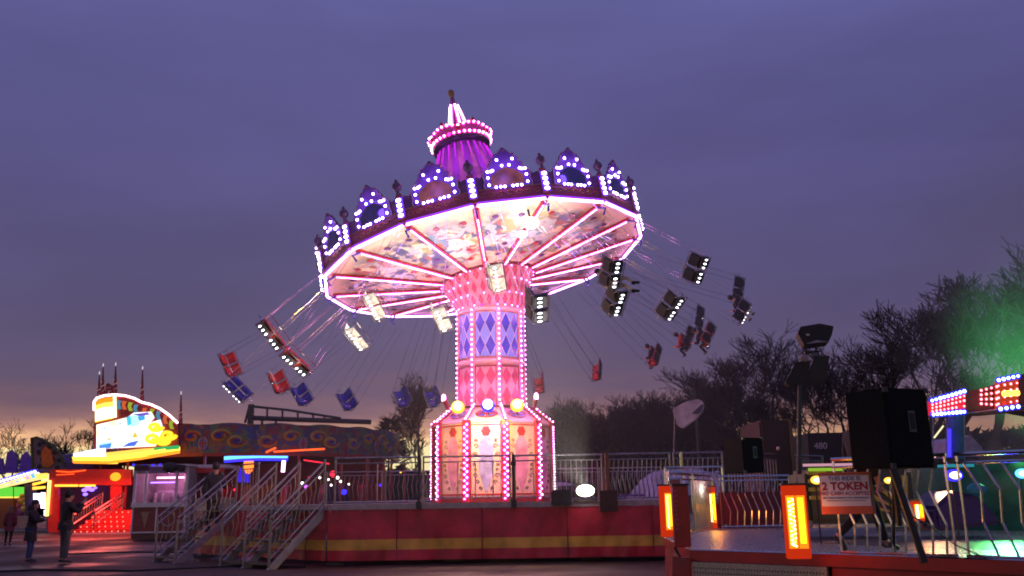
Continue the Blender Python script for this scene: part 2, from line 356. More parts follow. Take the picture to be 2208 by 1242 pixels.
# ---- base: decagon
RB, NB = 1.56, 10; zt = 3.30
def bc(k, r=RB, z=DECK): a = R_(13.5+36*k); return V((RX+r*sin(a), RY-r*cos(a), z))
b = MB()
for z0, z1, r in ((DECK+.0, DECK+.12, RB+.06),):
    pts = [bc(k, r, z0) for k in range(NB)]; b.prism(pts, (0, 0, 1), z1-z0)
b.build('base_plinth', DKRED, ride)
for k in range(NB):
    A, B = bc(k), bc(k+1); ux = (B-A); wd = ux.length; ux.normalize(); uz = V((0, 0, 1)); n = ux.cross(uz)
    inner = (-n)  # outward points away from the axis
    o = (A+B)/2; outw = V((o.x-RX, o.y-RY, 0)).normalized(); s = 1 if n.dot(outw) > 0 else -1
    if s < 0: ux = -ux; n = -n
    hw = wd/2-.0
    p = MB().panel(V((o.x, o.y, DECK+.12))-n*.05, ux, uz, [(-hw, 0), (hw, 0), (hw, zt-DECK-.12), (-hw, zt-DECK-.12)], .05).build('base_panel', CREAM, ride)
    front = n.y < .35
    if front:
        # painted figure: long gown tapering down, leafy scrolls at the sides, red flower on top
        of = V((o.x, o.y, DECK+.2)); g = MB()
        prof = [(.02, .05), (.10, .28), (.16, .5), (.20, .8), (.16, 1.02), (.20, 1.15), (.13, 1.33), (.06, 1.45)]
        g.panel(of, ux, uz, [(x, z) for x, z in prof]+[(-x, z) for x, z in reversed(prof)], .006)
        g.build('painted_gown', mat('gown_paint', (.34, .33, .62) if abs(n.x) < .35 else (.5, .25, .42), .5, var=.5, scale=5), p) if abs(n.x) < .35 else g.build('painted_gown', mat('pink_gown_paint', (.6, .26, .42), .5, var=.4, scale=5), p)
        g = MB()
        for sx in (-1, 1):
            for (x, z, r) in ((.24, 1.18, .07), (.28, .98, .06), (.27, .45, .07), (.22, .3, .06), (.14, .14, .05), (.25, 1.32, .05), (.29, .72, .05), (.27, .6, .04)):
                pts = [of+ux*sx*(x+r*(1-q/12)*cos(q*.7))+uz*(z+r*(1-q/12)*sin(q*.7))+n*.008 for q in range(11)]
                g.tube(pts, .012, 4)
        g.build('painted_scrollwork', mat('olive_scroll_paint', (.2, .14, .12), .5), p)
        g = MB()
        for q in range(7): a = q*2*PI/6; rr = 0 if q == 6 else .075; g.panel(of+uz*(1.56+rr*sin(a))+ux*rr*cos(a), ux, uz, [(.055*cos(j*PI/4), .055*sin(j*PI/4)) for j in range(8)], .008, .002+.002*q)
        g.build('painted_flower', RED, p)
        for z in (.0, 1.72): MB().panel(of+uz*(z-.02), ux, uz, [(-hw+.06, 0), (hw-.06, 0), (hw-.06, .035), (-hw+.06, .035)], .012).build('panel_moulding', RED, p)
    # sloping roof panel over each side
    A1, B1 = bc(k, RB+.04, zt), bc(k+1, RB+.04, zt); A2, B2 = bc(k, RB*.70, zt+.42), bc(k+1, RB*.70, zt+.42)
    rb = MB(); nn = (B1-A1).cross(A2-A1).normalized(); nn = nn if nn.z > 0 else -nn
    rb.prism([A1, B1, B2, A2], nn, -.05); rp = rb.build('roof_panel', PEACH if k % 2 else PINK, ride)
    if front:
        mid = (A1+B1+A2+B2)/4; up_ = ((A2+B2)/2-(A1+B1)/2).normalized(); ue = (B1-A1).normalized()
        g = MB(); g.tube([mid+ue*.28*cos(q*PI/8)+up_*.15*sin(q*PI/8)+nn*.01 for q in range(17)], .014, 4)
        g.tube([mid-ue*.27+nn*.01, mid+ue*.27+nn*.01], .016, 4); g.tube([mid-up_*.15+nn*.01, mid+up_*.15+nn*.01], .016, 4)
        g.build('painted_cross_emblem', RED, rp)
        g = MB()
        for q in range(4):
            a0 = q*PI/2+.25; g.prism([mid+ue*.04*cos(a0+.5)+up_*.03*sin(a0+.5)+nn*.004]+[mid+ue*.24*cos(a0+j*.27)+up_*.125*sin(a0+j*.27)+nn*.004 for j in range(5)], nn, .004)
        g.build('painted_emblem_field', DPBLUE, rp)
    # red corner posts with two zig-zag rows of bulbs
    c0 = bc(k, RB+.03, DECK); outw = V((c0.x-RX, c0.y-RY, 0)).normalized(); tg = V((-outw.y, outw.x, 0))
    M3 = Matrix((tg, outw, V((0, 0, 1)))).transposed()
    post = MB().box(c0+V((0, 0, 1.02)), (.22, .08, 2.04), M3).build('corner_post', RED, ride, bevel=.01)
    if outw.y < .35:
        pts = []; nz_ = 26
        for j in range(nz_): pts.append(c0+outw*.04+tg*(.035 if j % 2 else -.035)+V((0, 0, .1+j*(1.9/nz_))))
        bulbs(pts, 'bulb_row', post, .026, .05, gm=G_BASE, nrm=outw)
        for zz_ in (.5, 1.5): fill_light('post_fill_light', c0+outw*.38+V((0, 0, zz_)), 4, (1, .2, .62))
        # ridge bulbs on the roof and an upturned tip lamp
        e0 = bc(k, RB+.07, zt+.03); e1 = bc(k, RB*.72, zt+.44)
        rg = MB().tube([e0, e1], .035, 5).build('roof_ridge', RED, ride)
        bulbs([e0.lerp(e1, j/6)+V((0, 0, .03)) for j in range(7)], 'ridge_bulb_row', rg, .026, .045, nrm=outw+V((0, 0, 1)))
b = MB().lathe([(RB*.72, zt+.40), (RB*.72, zt+.45), (.9, zt+.47)], 40, (RX, RY, 0)); b.build('base_roof_cap', DKRED, ride)
# outrigger horn lamps left and right
for sx in (-1, 1):
    p0 = V((RX+sx*1.12, RY-.6, zt+.38)); p1 = p0+V((sx*.06, -.05, .26)) if sx > 0 else p0+V((-.12, -.05, .26))
    h = MB().tube([p0, p1], [.05, .07], 6).build('horn_lamp', DKRED, ride)
    MB().ball(p1+V((sx*.015, 0, .05)), (.055, .055, .11), 8, 5).build('horn_lens', G_PINK, h)

# ---- column
RC = .90; zc0, zc1 = zt+.35, 6.42
col_ = MB().lathe([(RC, zc0), (RC, zc1)], 48, (RX, RY, 0)).build('column_drum', PINK, ride, smooth=True)
def cyl(a, z, r=RC): return V((RX+r*sin(a), RY-r*cos(a), z))
zmid = 4.93
def diamond_set(za, zb, rows, cols, mcol, name, parent, a0, a1, grow=1.0, r=RC+.008):
    g = MB(); dz = (zb-za)/rows; da = (a1-a0)/cols
    for i in range(rows+1):
        for j in range(cols+1):
            for (oi, oj) in ((.5, .5),):
                zc = za+(i+oi)*dz; ac = a0+(j+oj)*da
                if oi and (i == rows or j == cols): continue
                pts = [(ac-da*.5*grow, zc), (ac, zc-dz*.5*grow), (ac+da*.5*grow, zc), (ac, zc+dz*.5*grow)]
                pts = [(min(max(a, a0), a1), min(max(z, za), zb)) for a, z in pts]
                if abs(pts[0][0]-pts[2][0]) < 1e-5 or abs(pts[1][1]-pts[3][1]) < 1e-5: continue
                out = cyl(ac, 0, 1)-cyl(0, 0, 0); n = V((sin(ac), -cos(ac), 0))
                g.prism([cyl(a, z, r) for a, z in pts], n, .003)
    return g.build(name, mcol, parent)
for k in range(8):
    a0 = R_(14+45*k); a1 = a0+R_(45); m0 = R_(4.5); am = (a0+a1)/2
    if cos(am) < -.45: pass
    for (za, zb, base, dia, nm) in ((zmid+.12, zc1-.14, LTBLUE, DPBLUE, 'blue_harlequin_panel'), (zc0+.1, zmid-.12, PINK, ROSE, 'red_harlequin_panel')):
        g = MB(); seg = 8; aa = [a0+m0+(a1-a0-2*m0)*j/seg for j in range(seg+1)]
        vs = [cyl(a, z, RC+.004) for z in (za, zb) for a in aa]
        g.add(vs, [(j, j+1, seg+2+j, seg+1+j) for j in range(seg)])
        pn = g.build(nm, base, ride)
        if cos(am) > -.3:
            diamond_set(za, zb, 2, 2, dia, 'diamond_pattern', pn, a0+m0, a1-m0, .97)
            g = MB()
            for j in range(-2, 6):
                for sg in (1, -1):
                    da = (a1-a0-2*m0)/2; dz = (zb-za)/2; pts = []
                    for q in range(41):
                        z = za+(zb-za)*q/40; a = a0+m0+da*(j+.5)+sg*da*.5*(z-za)/(dz*.5)
                        if a0+m0 <= a <= a1-m0: pts.append(cyl(a, z, RC+.012))
                        elif len(pts) > 1: break
                    if len(pts) > 1: g.tube(pts, .008, 3)
            if g.v: g.build('lattice_line', WHITE if base is LTBLUE else PINK, pn)
            g = MB(); zz_ = (za, zb)
            for z in zz_: g.tube([cyl(a, z, RC+.014) for a in aa], .014, 4)
            for a in (aa[0], aa[-1]): g.tube([cyl(a, za, RC+.014), cyl(a, zb, RC+.014)], .014, 4)
            g.build('panel_frame', GOLD if base is LTBLUE else RED, pn)
    q = a0; outw = V((sin(q), -cos(q), 0)); tg = V((cos(q), sin(q), 0)); M3 = Matrix((tg, outw, V((0, 0, 1)))).transposed()
    st = MB().box(cyl(q, (zc0+zc1)/2, RC+.02), (.13, .04, zc1-zc0-.08), M3).build('column_strip', PINK, ride)
    if outw.y < .3:
        for zz_ in (4.2, 5.3, 6.2): fill_light('column_fill_light', cyl(q, zz_, RC+.42), 10, (1, .28, .85))
        n_ = 19; bulbs([cyl(q, zc0+.12+j*(zc1-zc0-.2)/n_, RC+.045) for j in range(n_+1)], 'bulb_row', st, .024, .045, gm=glow('column_bulb', (1, .35, .8), 16), nrm=outw)
for z, h in ((zmid-.06, .12), (zc1-.10, .14), (zc0, .08)):
    MB().lathe([(RC+.0, z), (RC+.03, z), (RC+.03, z+h), (RC, z+h)], 48, (RX, RY, 0)).build('column_band', PEACH, ride, smooth=True)

# ---- tilted head frame
TX, TY, PH = .180, .061, -.005
AX = V((-sin(TX), sin(TY), 1)).normalized(); UX = V((0, 1, 0)).cross(AX).normalized(); VY = AX.cross(UX)
CC = V((-.762, 23.995, 7.807)); RR = 4.438; NS = 16
MH = Matrix((UX, VY, AX)).transposed().to_4x4(); MH.translation = CC-V((RX, RY, DECK))
def hd(a, r, z): return V((r*sin(a), -r*cos(a), z))         # local point of the head
def hw_(a, r, z): return CC+UX*(r*sin(a))-VY*(r*cos(a))+AX*z  # the same in the world
def hpart(mb, name, m, parent=None, **k):
    if parent is None: return mb.build(name, m, ride, local=True, M=MH, **k)
    return mb.build(name, m, parent, local=True, **k)
ang = lambda k: PH+k*2*PI/NS
ZH = -.46; RH = 1.30     # hub ring: the ceiling cone comes down to it
CEIL = paint('ceiling_artwork', (.88, .72, .48), [(.10, .26, .32), (.30, .34, .14), (.35, .13, .10), (.07, .11, .22), (.45, .5, .5)], scale=.95, thr=.525, zone=(1.2, 2.2, 3.5, 4.1, 5))
for k in range(NS):
    a0, a1 = ang(k), ang(k+1); am = (a0+a1)/2; front = cos(am) > -.2
    # ceiling panel
    g = MB(); A, B, C_, D = hd(a0, RR, 0), hd(a1, RR, 0), hd(a1, RH, ZH), hd(a0, RH, ZH)
    n = (B-A).cross(D-A).normalized(); n = n if n.z > 0 else -n
    g.prism([A, B, C_, D], n, .04); cp = hpart(g, 'ceiling_panel', CEIL)
    for (rr, da) in ((1.85, 0), (2.35, .05), (3.75, -.08), (3.7, .1)):   # painted flower sprays
        g = MB()
        for q in range(7):
            a = am+da+.045*cos(q*2.3)/rr; r2 = rr+.045*sin(q*2.3); f = (r2-RH)/(RR-RH)
            c = hd(a, r2, ZH*(1-f)*1.0)*1.0; c.z -= .012+.001*q
            # keep it on the flat panel (chord), not on the cone
            cr_ = cos(PI/NS)/cos(((a-a0) % (2*PI/NS))-PI/NS); c = hd(a, r2*1.0, ZH*(RR-r2/cr_)/(RR-RH)-.012)
            g.ball(c, (.05, .05, .008), 6, 4)
        hpart(g, 'painted_flower', RED if k % 2 else PURPLE, cp)
    # spoke with LED rows
    g = MB(); e0, e1 = hd(a0, RH+.02, ZH-.03), hd(a0, RR-.12, -.05); tg = hd(a0+PI/2, 1, 0)
    d = (e1-e0).normalized(); M3 = Matrix((d, tg, d.cross(tg))).transposed()
    g.box((e0+e1)/2, ((e1-e0).length, .15, .06), M3); sp = hpart(g, 'spoke', RED, bevel=.008)
    nn = -d.cross(tg); nn = nn if nn.z < 0 else -nn
    nb = 44
    bulbs([e0.lerp(e1, (j+1)/(nb+2))+nn*.03 for j in range(nb)], 'bulb_row', sp, .024, .036, gm=G_PINK, nrm=nn, M=1)
    # rim: red rounding board, led tube along its lower edge
    A, B = hd(a0, RR, 0), hd(a1, RR, 0); ux = (B-A).normalized(); uz = V((0, 0, 1)); n = ux.cross(uz); wd = (B-A).length
    mid = (A+B)/2
    lean = (uz+n*.10).normalized(); n2 = ux.cross(lean)
    g = MB().panel(mid, ux, lean, [(-wd/2, -.03), (wd/2, -.03), (wd/2, .34), (-wd/2, .34)], .05)
    rb = hpart(g, 'rounding_board', mat('crimson_band', (.36, .02, .10), .4, var=.3))
    g = MB().tube([A+n*.06+uz*(-.05)+ux*.04, B+n*.06+uz*(-.05)-ux*.04], .034, 8); hpart(g, 'led_tube', G_TUBE, rb)
    g = MB().tube([A+n*.045+uz*(-.0)+ux*.02, B+n*.045+uz*(-.0)-ux*.02], .045, 6); hpart(g, 'tube_casing', G_TUBECAP, rb)
    if front or True:
        g = MB()
        for j in range(7):
            x = (j-3)*wd/7.6; pts = [mid+n2*.055+ux*(x+.09*cos(q*.75)*(1-q/14))+lean*(.19+.06*sin(q*.75)*(1-q/14)) for q in range(10)]
            g.tube(pts, .011, 4)
        g.tube([mid+n2*.055+ux*(-wd/2+.05)+lean*.325, mid+n2*.055+ux*(wd/2-.05)+lean*.325], .014, 4)
        hpart(g, 'gilt_scroll', GOLD, rb)
    fz = [(wd/2, 0), (wd/2, .26), (wd/2-.12, .34), (wd/2-.22, .30), (wd/2-.3, .38), (0, .38)]
    hpart(MB().panel(mid+lean*.33, ux, lean, fz+[(-x, z) for x, z in reversed(fz[:-1])], .03), 'frieze_board', mat('dark_plum_board', (.16, .04, .17), .4, var=.5))
    # crest frame: bell-shaped board round a mirror
    o = mid+lean*.30
    half = [(.56, .0), (.60, .12), (.56, .22), (.59, .38), (.52, .50), (.40, .54), (.42, .62), (.33, .68), (.31, .78), (.24, .80), (.23, .88), (.12, .90), (.09, .96), (0, .98)]
    g = MB().panel(o, ux, lean, half+[(-x, z) for x, z in reversed(half[:-1])], .05); cf = hpart(g, 'crest_board', VIOLET)
    hm = [(.38, .10), (.40, .30), (.26, .42), (.12, .50), (0, .52)]
    g = MB().panel(o, ux, lean, hm+[(-x, z) for x, z in reversed(hm[:-1])], .012, .052); hpart(g, 'mirror', MIRROR if k % 3 else mat('painted_scene', (.3, .12, .05), .4, var=.6, scale=4), cf)
    g = MB()
    for q in range(len(half)-1):
        x, z = half[q]; x2, z2 = half[q+1]
        for s in (-1, 1): g.tube([o+n2*.05+ux*s*x+lean*z, o+n2*.05+ux*s*x2+lean*z2], .016, 4)
    g.ball(o+n2*.03+lean*.98, .06, 8, 5)
    hpart(g, 'carved_edge', mat('mauve_carving', (.16, .05, .12), .4), cf)
    lp = [(-.47, .12), (-.31, .05), (-.10, .05), (.10, .05), (.31, .05), (.47, .12), (-.47, .30), (.47, .30), (-.46, .45), (-.33, .47), (.33, .47), (.46, .45), (-.09, .57), (.09, .57), (-.19, .72), (.19, .72), (-.38, .45), (.38, .45), (-.20, .055), (.20, .055)]
    bulbs([o+n2*.06+ux*x+lean*z for x, z in lp], 'crest_bulbs', cf, .032, .05, gm=G_VIO, cm=G_VIOHALO, nrm=n2, M=1, single=cos(am) > .5)
    if cos(am) > .1: fill_light('crest_fill_light', CC+UX*(o+n2*.5+lean*.35).x+VY*(o+n2*.5+lean*.35).y+AX*(o+n2*.5+lean*.35).z, 11, (.38, .14, 1))
    if k % 2: fill_light('spoke_fill_light', hw_(a0, 2.9, -.85), 26, (1, .5, .82))
    # corner pilaster with four stacked lamps and a finial
    outl = hd(a0, 1, 0); base = hd(a0, RR+.07, .0); M3 = Matrix((hd(a0+PI/2, 1, 0), outl, uz)).transposed()
    g = MB().box(base+uz*.36+outl*.03, (.16, .07, .72), M3); pl = hpart(g, 'pilaster', DKRED, bevel=.01)
    g = MB(); g.ball(base+uz*.92+outl*.05, (.12, .10, .13), 10, 7); g.tube([base+uz*.70+outl*.04, base+uz*.82+outl*.05], [.06, .03], 6); g.ball(base+uz*1.08+outl*.05, .04, 6, 4)
    hpart(g, 'finial', mat('antique_gold', (.14, .07, .12), .4, .3), pl)
    for j in range(4):
        a_ = MB(); c_ = MB(); p = base+uz*(.17+j*.13)+outl*.09; a_.ball(p, (.065, .04, .04), 8, 5, M3); c_.box(p-outl*.025, (.19, .012, .115), M3)
        two_mat('stacked_lamp', a_, c_, G_VIO, G_VIOHALO, pl, V((0, 0, 0)))
    # chain sweep bracket under each corner
    g = MB().tube([hd(a0, RR-.2, -.08), hd(a0, RR+.05, -.2), hd(a0, RR-.05, -.34)], .03, 5); hpart(g, 'chain_bracket', BLUEP)
# upper roof of the head (tent cone) and ring under the crown
g = MB().lathe([(RR-.05, .30), (2.25, .85), (1.08, 2.25), (.68, 3.6)], 32); hpart(g, 'tent_roof', mat('plum_tent_cloth', (.5, .24, .38), .6, var=.3))
g = MB()
for k in range(16):
    a0, a1 = ang(k), ang(k)+PI/NS
    g.add([hd(a0, 2.29, .86), hd(a1, 2.29, .86), hd(a1, 1.11, 2.27), hd(a0, 1.11, 2.27), hd(a1, .70, 3.6), hd(a0, .70, 3.6)], [(0, 1, 2, 3), (3, 2, 4, 5)])
hpart(g, 'tent_stripes', mat('violet_stripe_cloth', (.34, .06, .5), .6))
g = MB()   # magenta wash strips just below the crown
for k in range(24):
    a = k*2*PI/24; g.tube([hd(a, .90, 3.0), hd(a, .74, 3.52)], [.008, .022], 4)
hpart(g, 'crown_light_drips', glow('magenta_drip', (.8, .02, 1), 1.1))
ZC = 3.62
g = MB().lathe([(.62, ZC-.06), (.84, ZC-.02), (.86, ZC+.10), (.74, ZC+.12)], 40); hpart(g, 'crown_ring', DKSTEEL, smooth=True)
g = MB().lathe([(.84, ZC+.11), (.90, ZC+.42), (.86, ZC+.42), (.8, ZC+.11)], 40); cw = hpart(g, 'crown', mat('crown_paint', (.35, .08, .2), .4))
pts = []; nr = []
for k in range(36):
    a = k*2*PI/36; ph = (k % 6)/6
    pts.append(hd(a, .86, ZC+.15)); nr.append(hd(a, 1, 0)); pts.append(hd(a, .91, ZC+.33+.09*sin(PI*ph))); nr.append(hd(a, 1, 0))
bulbs(pts, 'crown_bulbs', cw, .034, .06, nrm=nr, M=1)
for k in range(12):
    a = k*2*PI/12; hpart(MB().ball(hd(a, .90, ZC+(.48 if k % 2 else .26)), (.07, .07, .10), 8, 5), 'crown_jewel', RED, cw)
g = MB().lathe([(.82, ZC+.40), (.5, ZC+.48), (.34, ZC+.54), (.38, ZC+.64), (.30, ZC+.72)], 24); hpart(g, 'spire_base', mat('aubergine_paint', (.08, .02, .08), .4), smooth=True)
for a_ in (-1.0, -.2, .6): fill_light('crown_fill_light', hw_(a_, 1.5, 3.0), 18, (.75, .1, 1))
z0, z1 = ZC+.68, ZC+1.45
g = MB().lathe([(.26, z0), (.10, z1), (.05, z1+.30), (.0, z1+.30)], 16); spr = hpart(g, 'spire', mat('magenta_spire', (.4, .05, .3), .4))
for k in range(6):
    a = k*PI/3+.3; g = MB().tube([hd(a, .29, z0), hd(a, .12, z1)], .028, 6); hpart(g, 'led_tube', G_PINK, spr)
g = MB().ball(hd(0, 0, z1+.44), (.10, .10, .12), 10, 6); g.tube([hd(0, 0, z1+.25), hd(0, 0, z1+.42)], [.05, .09], 8); hpart(g, 'spire_finial', GOLD, spr)

# ---- flared neck between the column and the head
NK = 48; prof = []
rows_ = 9
def neck(a, f):
    lo = V((RX+(RC+.02)*sin(a), RY-(RC+.02)*cos(a), zc1+.0)); hi = hw_(a, RH+.02, ZH+.02)
    s = f**1.25; p = lo.lerp(hi, f); c = V((RX, RY, 0)).lerp(V((CC.x, CC.y, 0)), f)
    shrink = (f-s)*.40
    return V((p.x-(p.x-c.x)*shrink*.6, p.y-(p.y-c.y)*shrink*.6, p.z))
def nrm_neck(a, f):
    p = neck(a, f); return ((neck(a+.02, f)-p).cross(neck(a, min(1, f+.02))-p if f < .98 else p-neck(a, f-.02))).normalized()
g = MB(); fs_ = [i/10 for i in range(11)]
vs = [neck(2*PI*k/NK, f) for f in fs_ for k in range(NK)]
g.add(vs, [(i*NK+k, i*NK+(k+1) % NK, (i+1)*NK+(k+1) % NK, (i+1)*NK+k) for i in range(10) for k in range(NK)])
nk = g.build('flared_neck', PINK, ride, smooth=True)
g = MB(); nc = 28; lt = MB(); bp_, bn_ = [], []
for i, f in enumerate((.17, .5, .83)):
    for k in range(nc):
        a = 2*PI*(k+.5*(i % 2))/nc
        if cos(a-.0) < -.35: continue
        da = PI/nc*.62; pts = [neck(a-da, f), neck(a, max(0.01, f-.15)), neck(a+da, f), neck(a, min(.99, f+.15))]
        n = nrm_neck(a, f); n = n if n.dot(V((sin(a), -cos(a), -.3))) > 0 else -n
        g.prism([p+n*.006 for p in pts], n, .004)
g.build('diamond_pattern', ROSE, nk)
for k in range(-2, nc+6):
    for s in (-1, 1):
        pts = []
        for q in range(17):
            f = q/16; a = 2*PI*(k+.0)/nc+s*PI/nc*(f-.17)/.165
            if cos(a) > -.35: n = nrm_neck(a, f); n = n if n.dot(V((sin(a), -cos(a), -.3))) > 0 else -n; pts.append(neck(a, f)+n*.012)
        if len(pts) > 2: lt.tube(pts, .007, 3)
lt.build('lattice_line', PEACH, nk)
for i, f in enumerate((.04, .34, .66, .93)):
    for k in range(nc):
        a = 2*PI*(k+.5*(i % 2))/nc
        if cos(a) < -.25 or (k*7+i*3) % 5 == 0: continue
        n = nrm_neck(a, f); n = n if n.dot(V((sin(a), -cos(a), -.3))) > 0 else -n; bp_.append(neck(a, f)+n*.012); bn_.append(n)
bulbs(bp_, 'neck_bulbs', nk, .018, .034, nrm=bn_)
g = MB().tube([hw_(2*PI*k/40, RH+.04, ZH+.0) for k in range(41)], .05, 6); g.build('hub_ring', DKRED, ride, smooth=True)

# ---- lamps on the base roof: amber, blue, amber
for (px, py, gmm, cmm, colr, pw) in ((987, 876, glow('amber_flood', (1, .55, .08), 14), glow('amber_bowl', (1, .42, .02), 2.4), (1, .6, .1), 60), (1052, 872, glow('blue_flood', (.45, .5, 1), 12), G_DBLUE, (.2, .15, 1), 60), (1115, 872, glow('amber_flood', (1, .55, .08), 14), glow('amber_bowl', (1, .42, .02), 2.4), (1, .5, .1), 60)):
    p = P(px, py, RY-2.25); d = MB().ball(p+V((0, .05, -.02)), (.17, .12, .16), 14, 8).build('floodlamp', cmm, ride, smooth=True)
    MB().ball(p+V((0, -.06, 0)), (.12, .06, .12), 12, 6).build('lamp_lens', gmm, d, smooth=True)
    MB().tube([p+V((0, .08, -.05)), p+V((0, .5, -.2)), p+V((0, 1.15, -.02))], .022, 6).build('lamp_bracket', DKSTEEL, d)
    ld = bpy.data.lights.new('floodlamp_light', 'POINT'); ld.energy = pw*(2.2 if px == 1052 else 4.5); ld.color = colr; ld.shadow_soft_size = .08
    lo = bpy.data.objects.new('floodlamp_light', ld); COL.objects.link(lo); lo.location = p+V((0, -.2, -.12))
# hot work light fixed under the canopy
p = hw_(.48-.16, 3.9, -.42); fl = MB().ball(p, (.2, .2, .14), 12, 6).build('work_light', glow('work_light_glow', (1, .9, .8), 7), ride, smooth=True)
MB().tube([p, hw_(.32, 3.9, 0)], .03, 5).build('lamp_bracket', DKSTEEL, fl)
p2 = hw_(.48-.20, 3.55, -.56); MB().ball(p2, (.12, .12, .09), 10, 5).build('work_light', glow('work_light_glow', (1, .9, .8), 7), ride, smooth=True)

# ================================================================ swing benches
SB = .70
def orient(M3, loc, s=1.): m = (M3 @ Matrix.Scale(s, 3)).to_4x4(); m.translation = loc; return m
def bench_parts(root, shell, dark):
    "local: X across the pair of seats, Y forward, Z up the chains"
    for sx in (-1, 1):
        g = MB(); cx = sx*.27; n = 10; prof = []
        for i in range(n+1):          # side profile of the moulded shell: front lip, pan, curve, back
            t = i/n
            if t < .45: y, z = .24-t/.45*.40, .02+.03*(1-t/.45)**2
            else: q = (t-.45)/.55; y, z = -.16-.10*sin(q*PI/2), .02+.46*q
            prof.append((y, z))
        w_ = .22; vs = []; fs = []
        for (y, z) in prof:
            for x in (-w_, -w_*.8, w_*.8, w_):
                lift = .05 if abs(x) > w_*.9 else 0
                vs.append(V((cx+x, y+(lift if z > .1 else 0), z+(lift if z <= .1 else 0))))
        k = len(prof)
        for i in range(k-1):
            for j in range(3): fs.append((i*4+j, i*4+j+1, (i+1)*4+j+1, (i+1)*4+j))
        o_ = len(vs); vs += [v+V((0, -.025, -.025)) for v in vs]; fs += [tuple(x+o_ for x in f) for f in fs]
        ring = [i*4 for i in range(k)]+[(k-1)*4+j for j in (1, 2, 3)]+[i*4+3 for i in range(k-2, -1, -1)]+[2, 1]
        for a, b2 in zip(ring, ring[1:]+ring[:1]): fs.append((a, b2, b2+o_, a+o_))
        g.add(vs, fs); g.build('seat_shell', shell, root, local=True, smooth=True)
    g = MB(); r = .017
    for sx in (-1, 0, 1):
        x = sx*.52
        g.tube([(x, .27, .0), (x, -.22, -.02), (x, -.32, .5)], r, 5)
    for y, z in ((.27, 0), (-.22, -.02), (-.32, .5)): g.tube([(-.54, y, z), (.54, y, z)], r, 5)
    for cx in (-.27, .27):
        for s in (-1, 1): g.tube([(cx-s*.24, -.245, .02), (cx+s*.24, -.315, .46)], .012, 4)
        g.tube([(cx-.2, .2, -.03), (cx+.2, -.2, -.04)], .012, 4); g.tube([(cx+.2, .2, -.03), (cx-.2, -.2, -.04)], .012, 4)
    g.build('seat_frame', STEEL, root, local=True)
    g = MB()
    def rr(w_, h_, c=.07): return [(w_/2-c, -h_/2), (w_/2-c*.3, -h_/2+c*.3), (w_/2, -h_/2+c), (w_/2, h_/2-c), (w_/2-c*.3, h_/2-c*.3), (w_/2-c, h_/2), (c-w_/2, h_/2), (c*.3-w_/2, h_/2-c*.3), (-w_/2, h_/2-c), (-w_/2, c-h_/2), (c*.3-w_/2, c*.3-h_/2), (c-w_/2, -h_/2)]
    for cx in (-.27, .27):
        if dark is None: continue
        g = MB().panel((cx, -.285, .25), (1, 0, 0), (0, -.2, .98), rr(.40, .38), .012); g.build('back_cover', dark, root, local=True)
        g = MB().panel((cx, .0, -.04), (1, 0, 0), (0, 1, 0), rr(.38, .36), .012, -.012); g.build('seat_base', dark, root, local=True)
    MB().tube([(-.5, .02, .30), (-.5, .30, .26), (.5, .30, .26), (.5, .02, .30)], .016, 5).build('lap_bar', CHROME, root, local=True)
    MB().tube([(-.54, -.2, .27), (-.7, -.2, .27)], .014, 5).tube([(.54, -.2, .27), (.7, -.2, .27)], .014, 5).build('side_handle', CHROME, root, local=True)
def solve_seat(px, py, L, near):
    best = None
    for i in range(0, 360, 3):
        a = R_(i)
        c = cos(a)
        if near and c < -.25: continue
        if not near and c > .15: continue
        for j in range(10, 78, 2):
            al = R_(j); A = hw_(a, RR-.25, -.25); rad = (hw_(a, 1, 0)-hw_(a, 0, 0)); p = A+rad*(L*sin(al))-AX*(L*cos(al))
            x, y = proj(p); e = math.hypot(x-px, y-py)+abs(j-54)*.25
            if best is None or e < best[0]: best = (e, a, al)
    e, a, al = best; st = R_(1.5)
    for it in range(60):
        for da, dl in ((st, 0), (-st, 0), (0, st), (0, -st)):
            A = hw_(a+da, RR-.25, -.25); rad = (hw_(a+da, 1, 0)-hw_(a+da, 0, 0)); p = A+rad*(L*sin(al+dl))-AX*(L*cos(al+dl))
            x, y = proj(p); e2 = math.hypot(x-px, y-py)+abs(math.degrees(al+dl)-54)*.25
            if e2 < e: e, a, al = e2, a+da, al+dl; break
        else: st *= .6
    A = hw_(a, RR-.25, -.25); rad = (hw_(a, 1, 0)-hw_(a, 0, 0)); tan = AX.cross(rad)
    up = (-rad*sin(al)+AX*cos(al)); p = A-up*L; lat = tan.cross(up)
    return p, A, lat, tan, up, e
SHR = mat('red_seat_shell', (.55, .03, .02), .35, var=.2); SHB = mat('blue_seat_shell', (.02, .025, .3), .35, var=.2)
SHD = mat('charcoal_seat_shell', (.035, .025, .04), .4); SHW = mat('glowing_cream_seat_shell', (.85, .75, .6), .4, var=.1, emit=(1, .85, .7), es=.75); SHV = mat('violet_seat_shell', (.14, .08, .25), .4)  # cream shell glows by itself in place of floodlight on the seats
BKD = mat('dark_back_cover', (.03, .028, .04), .5)
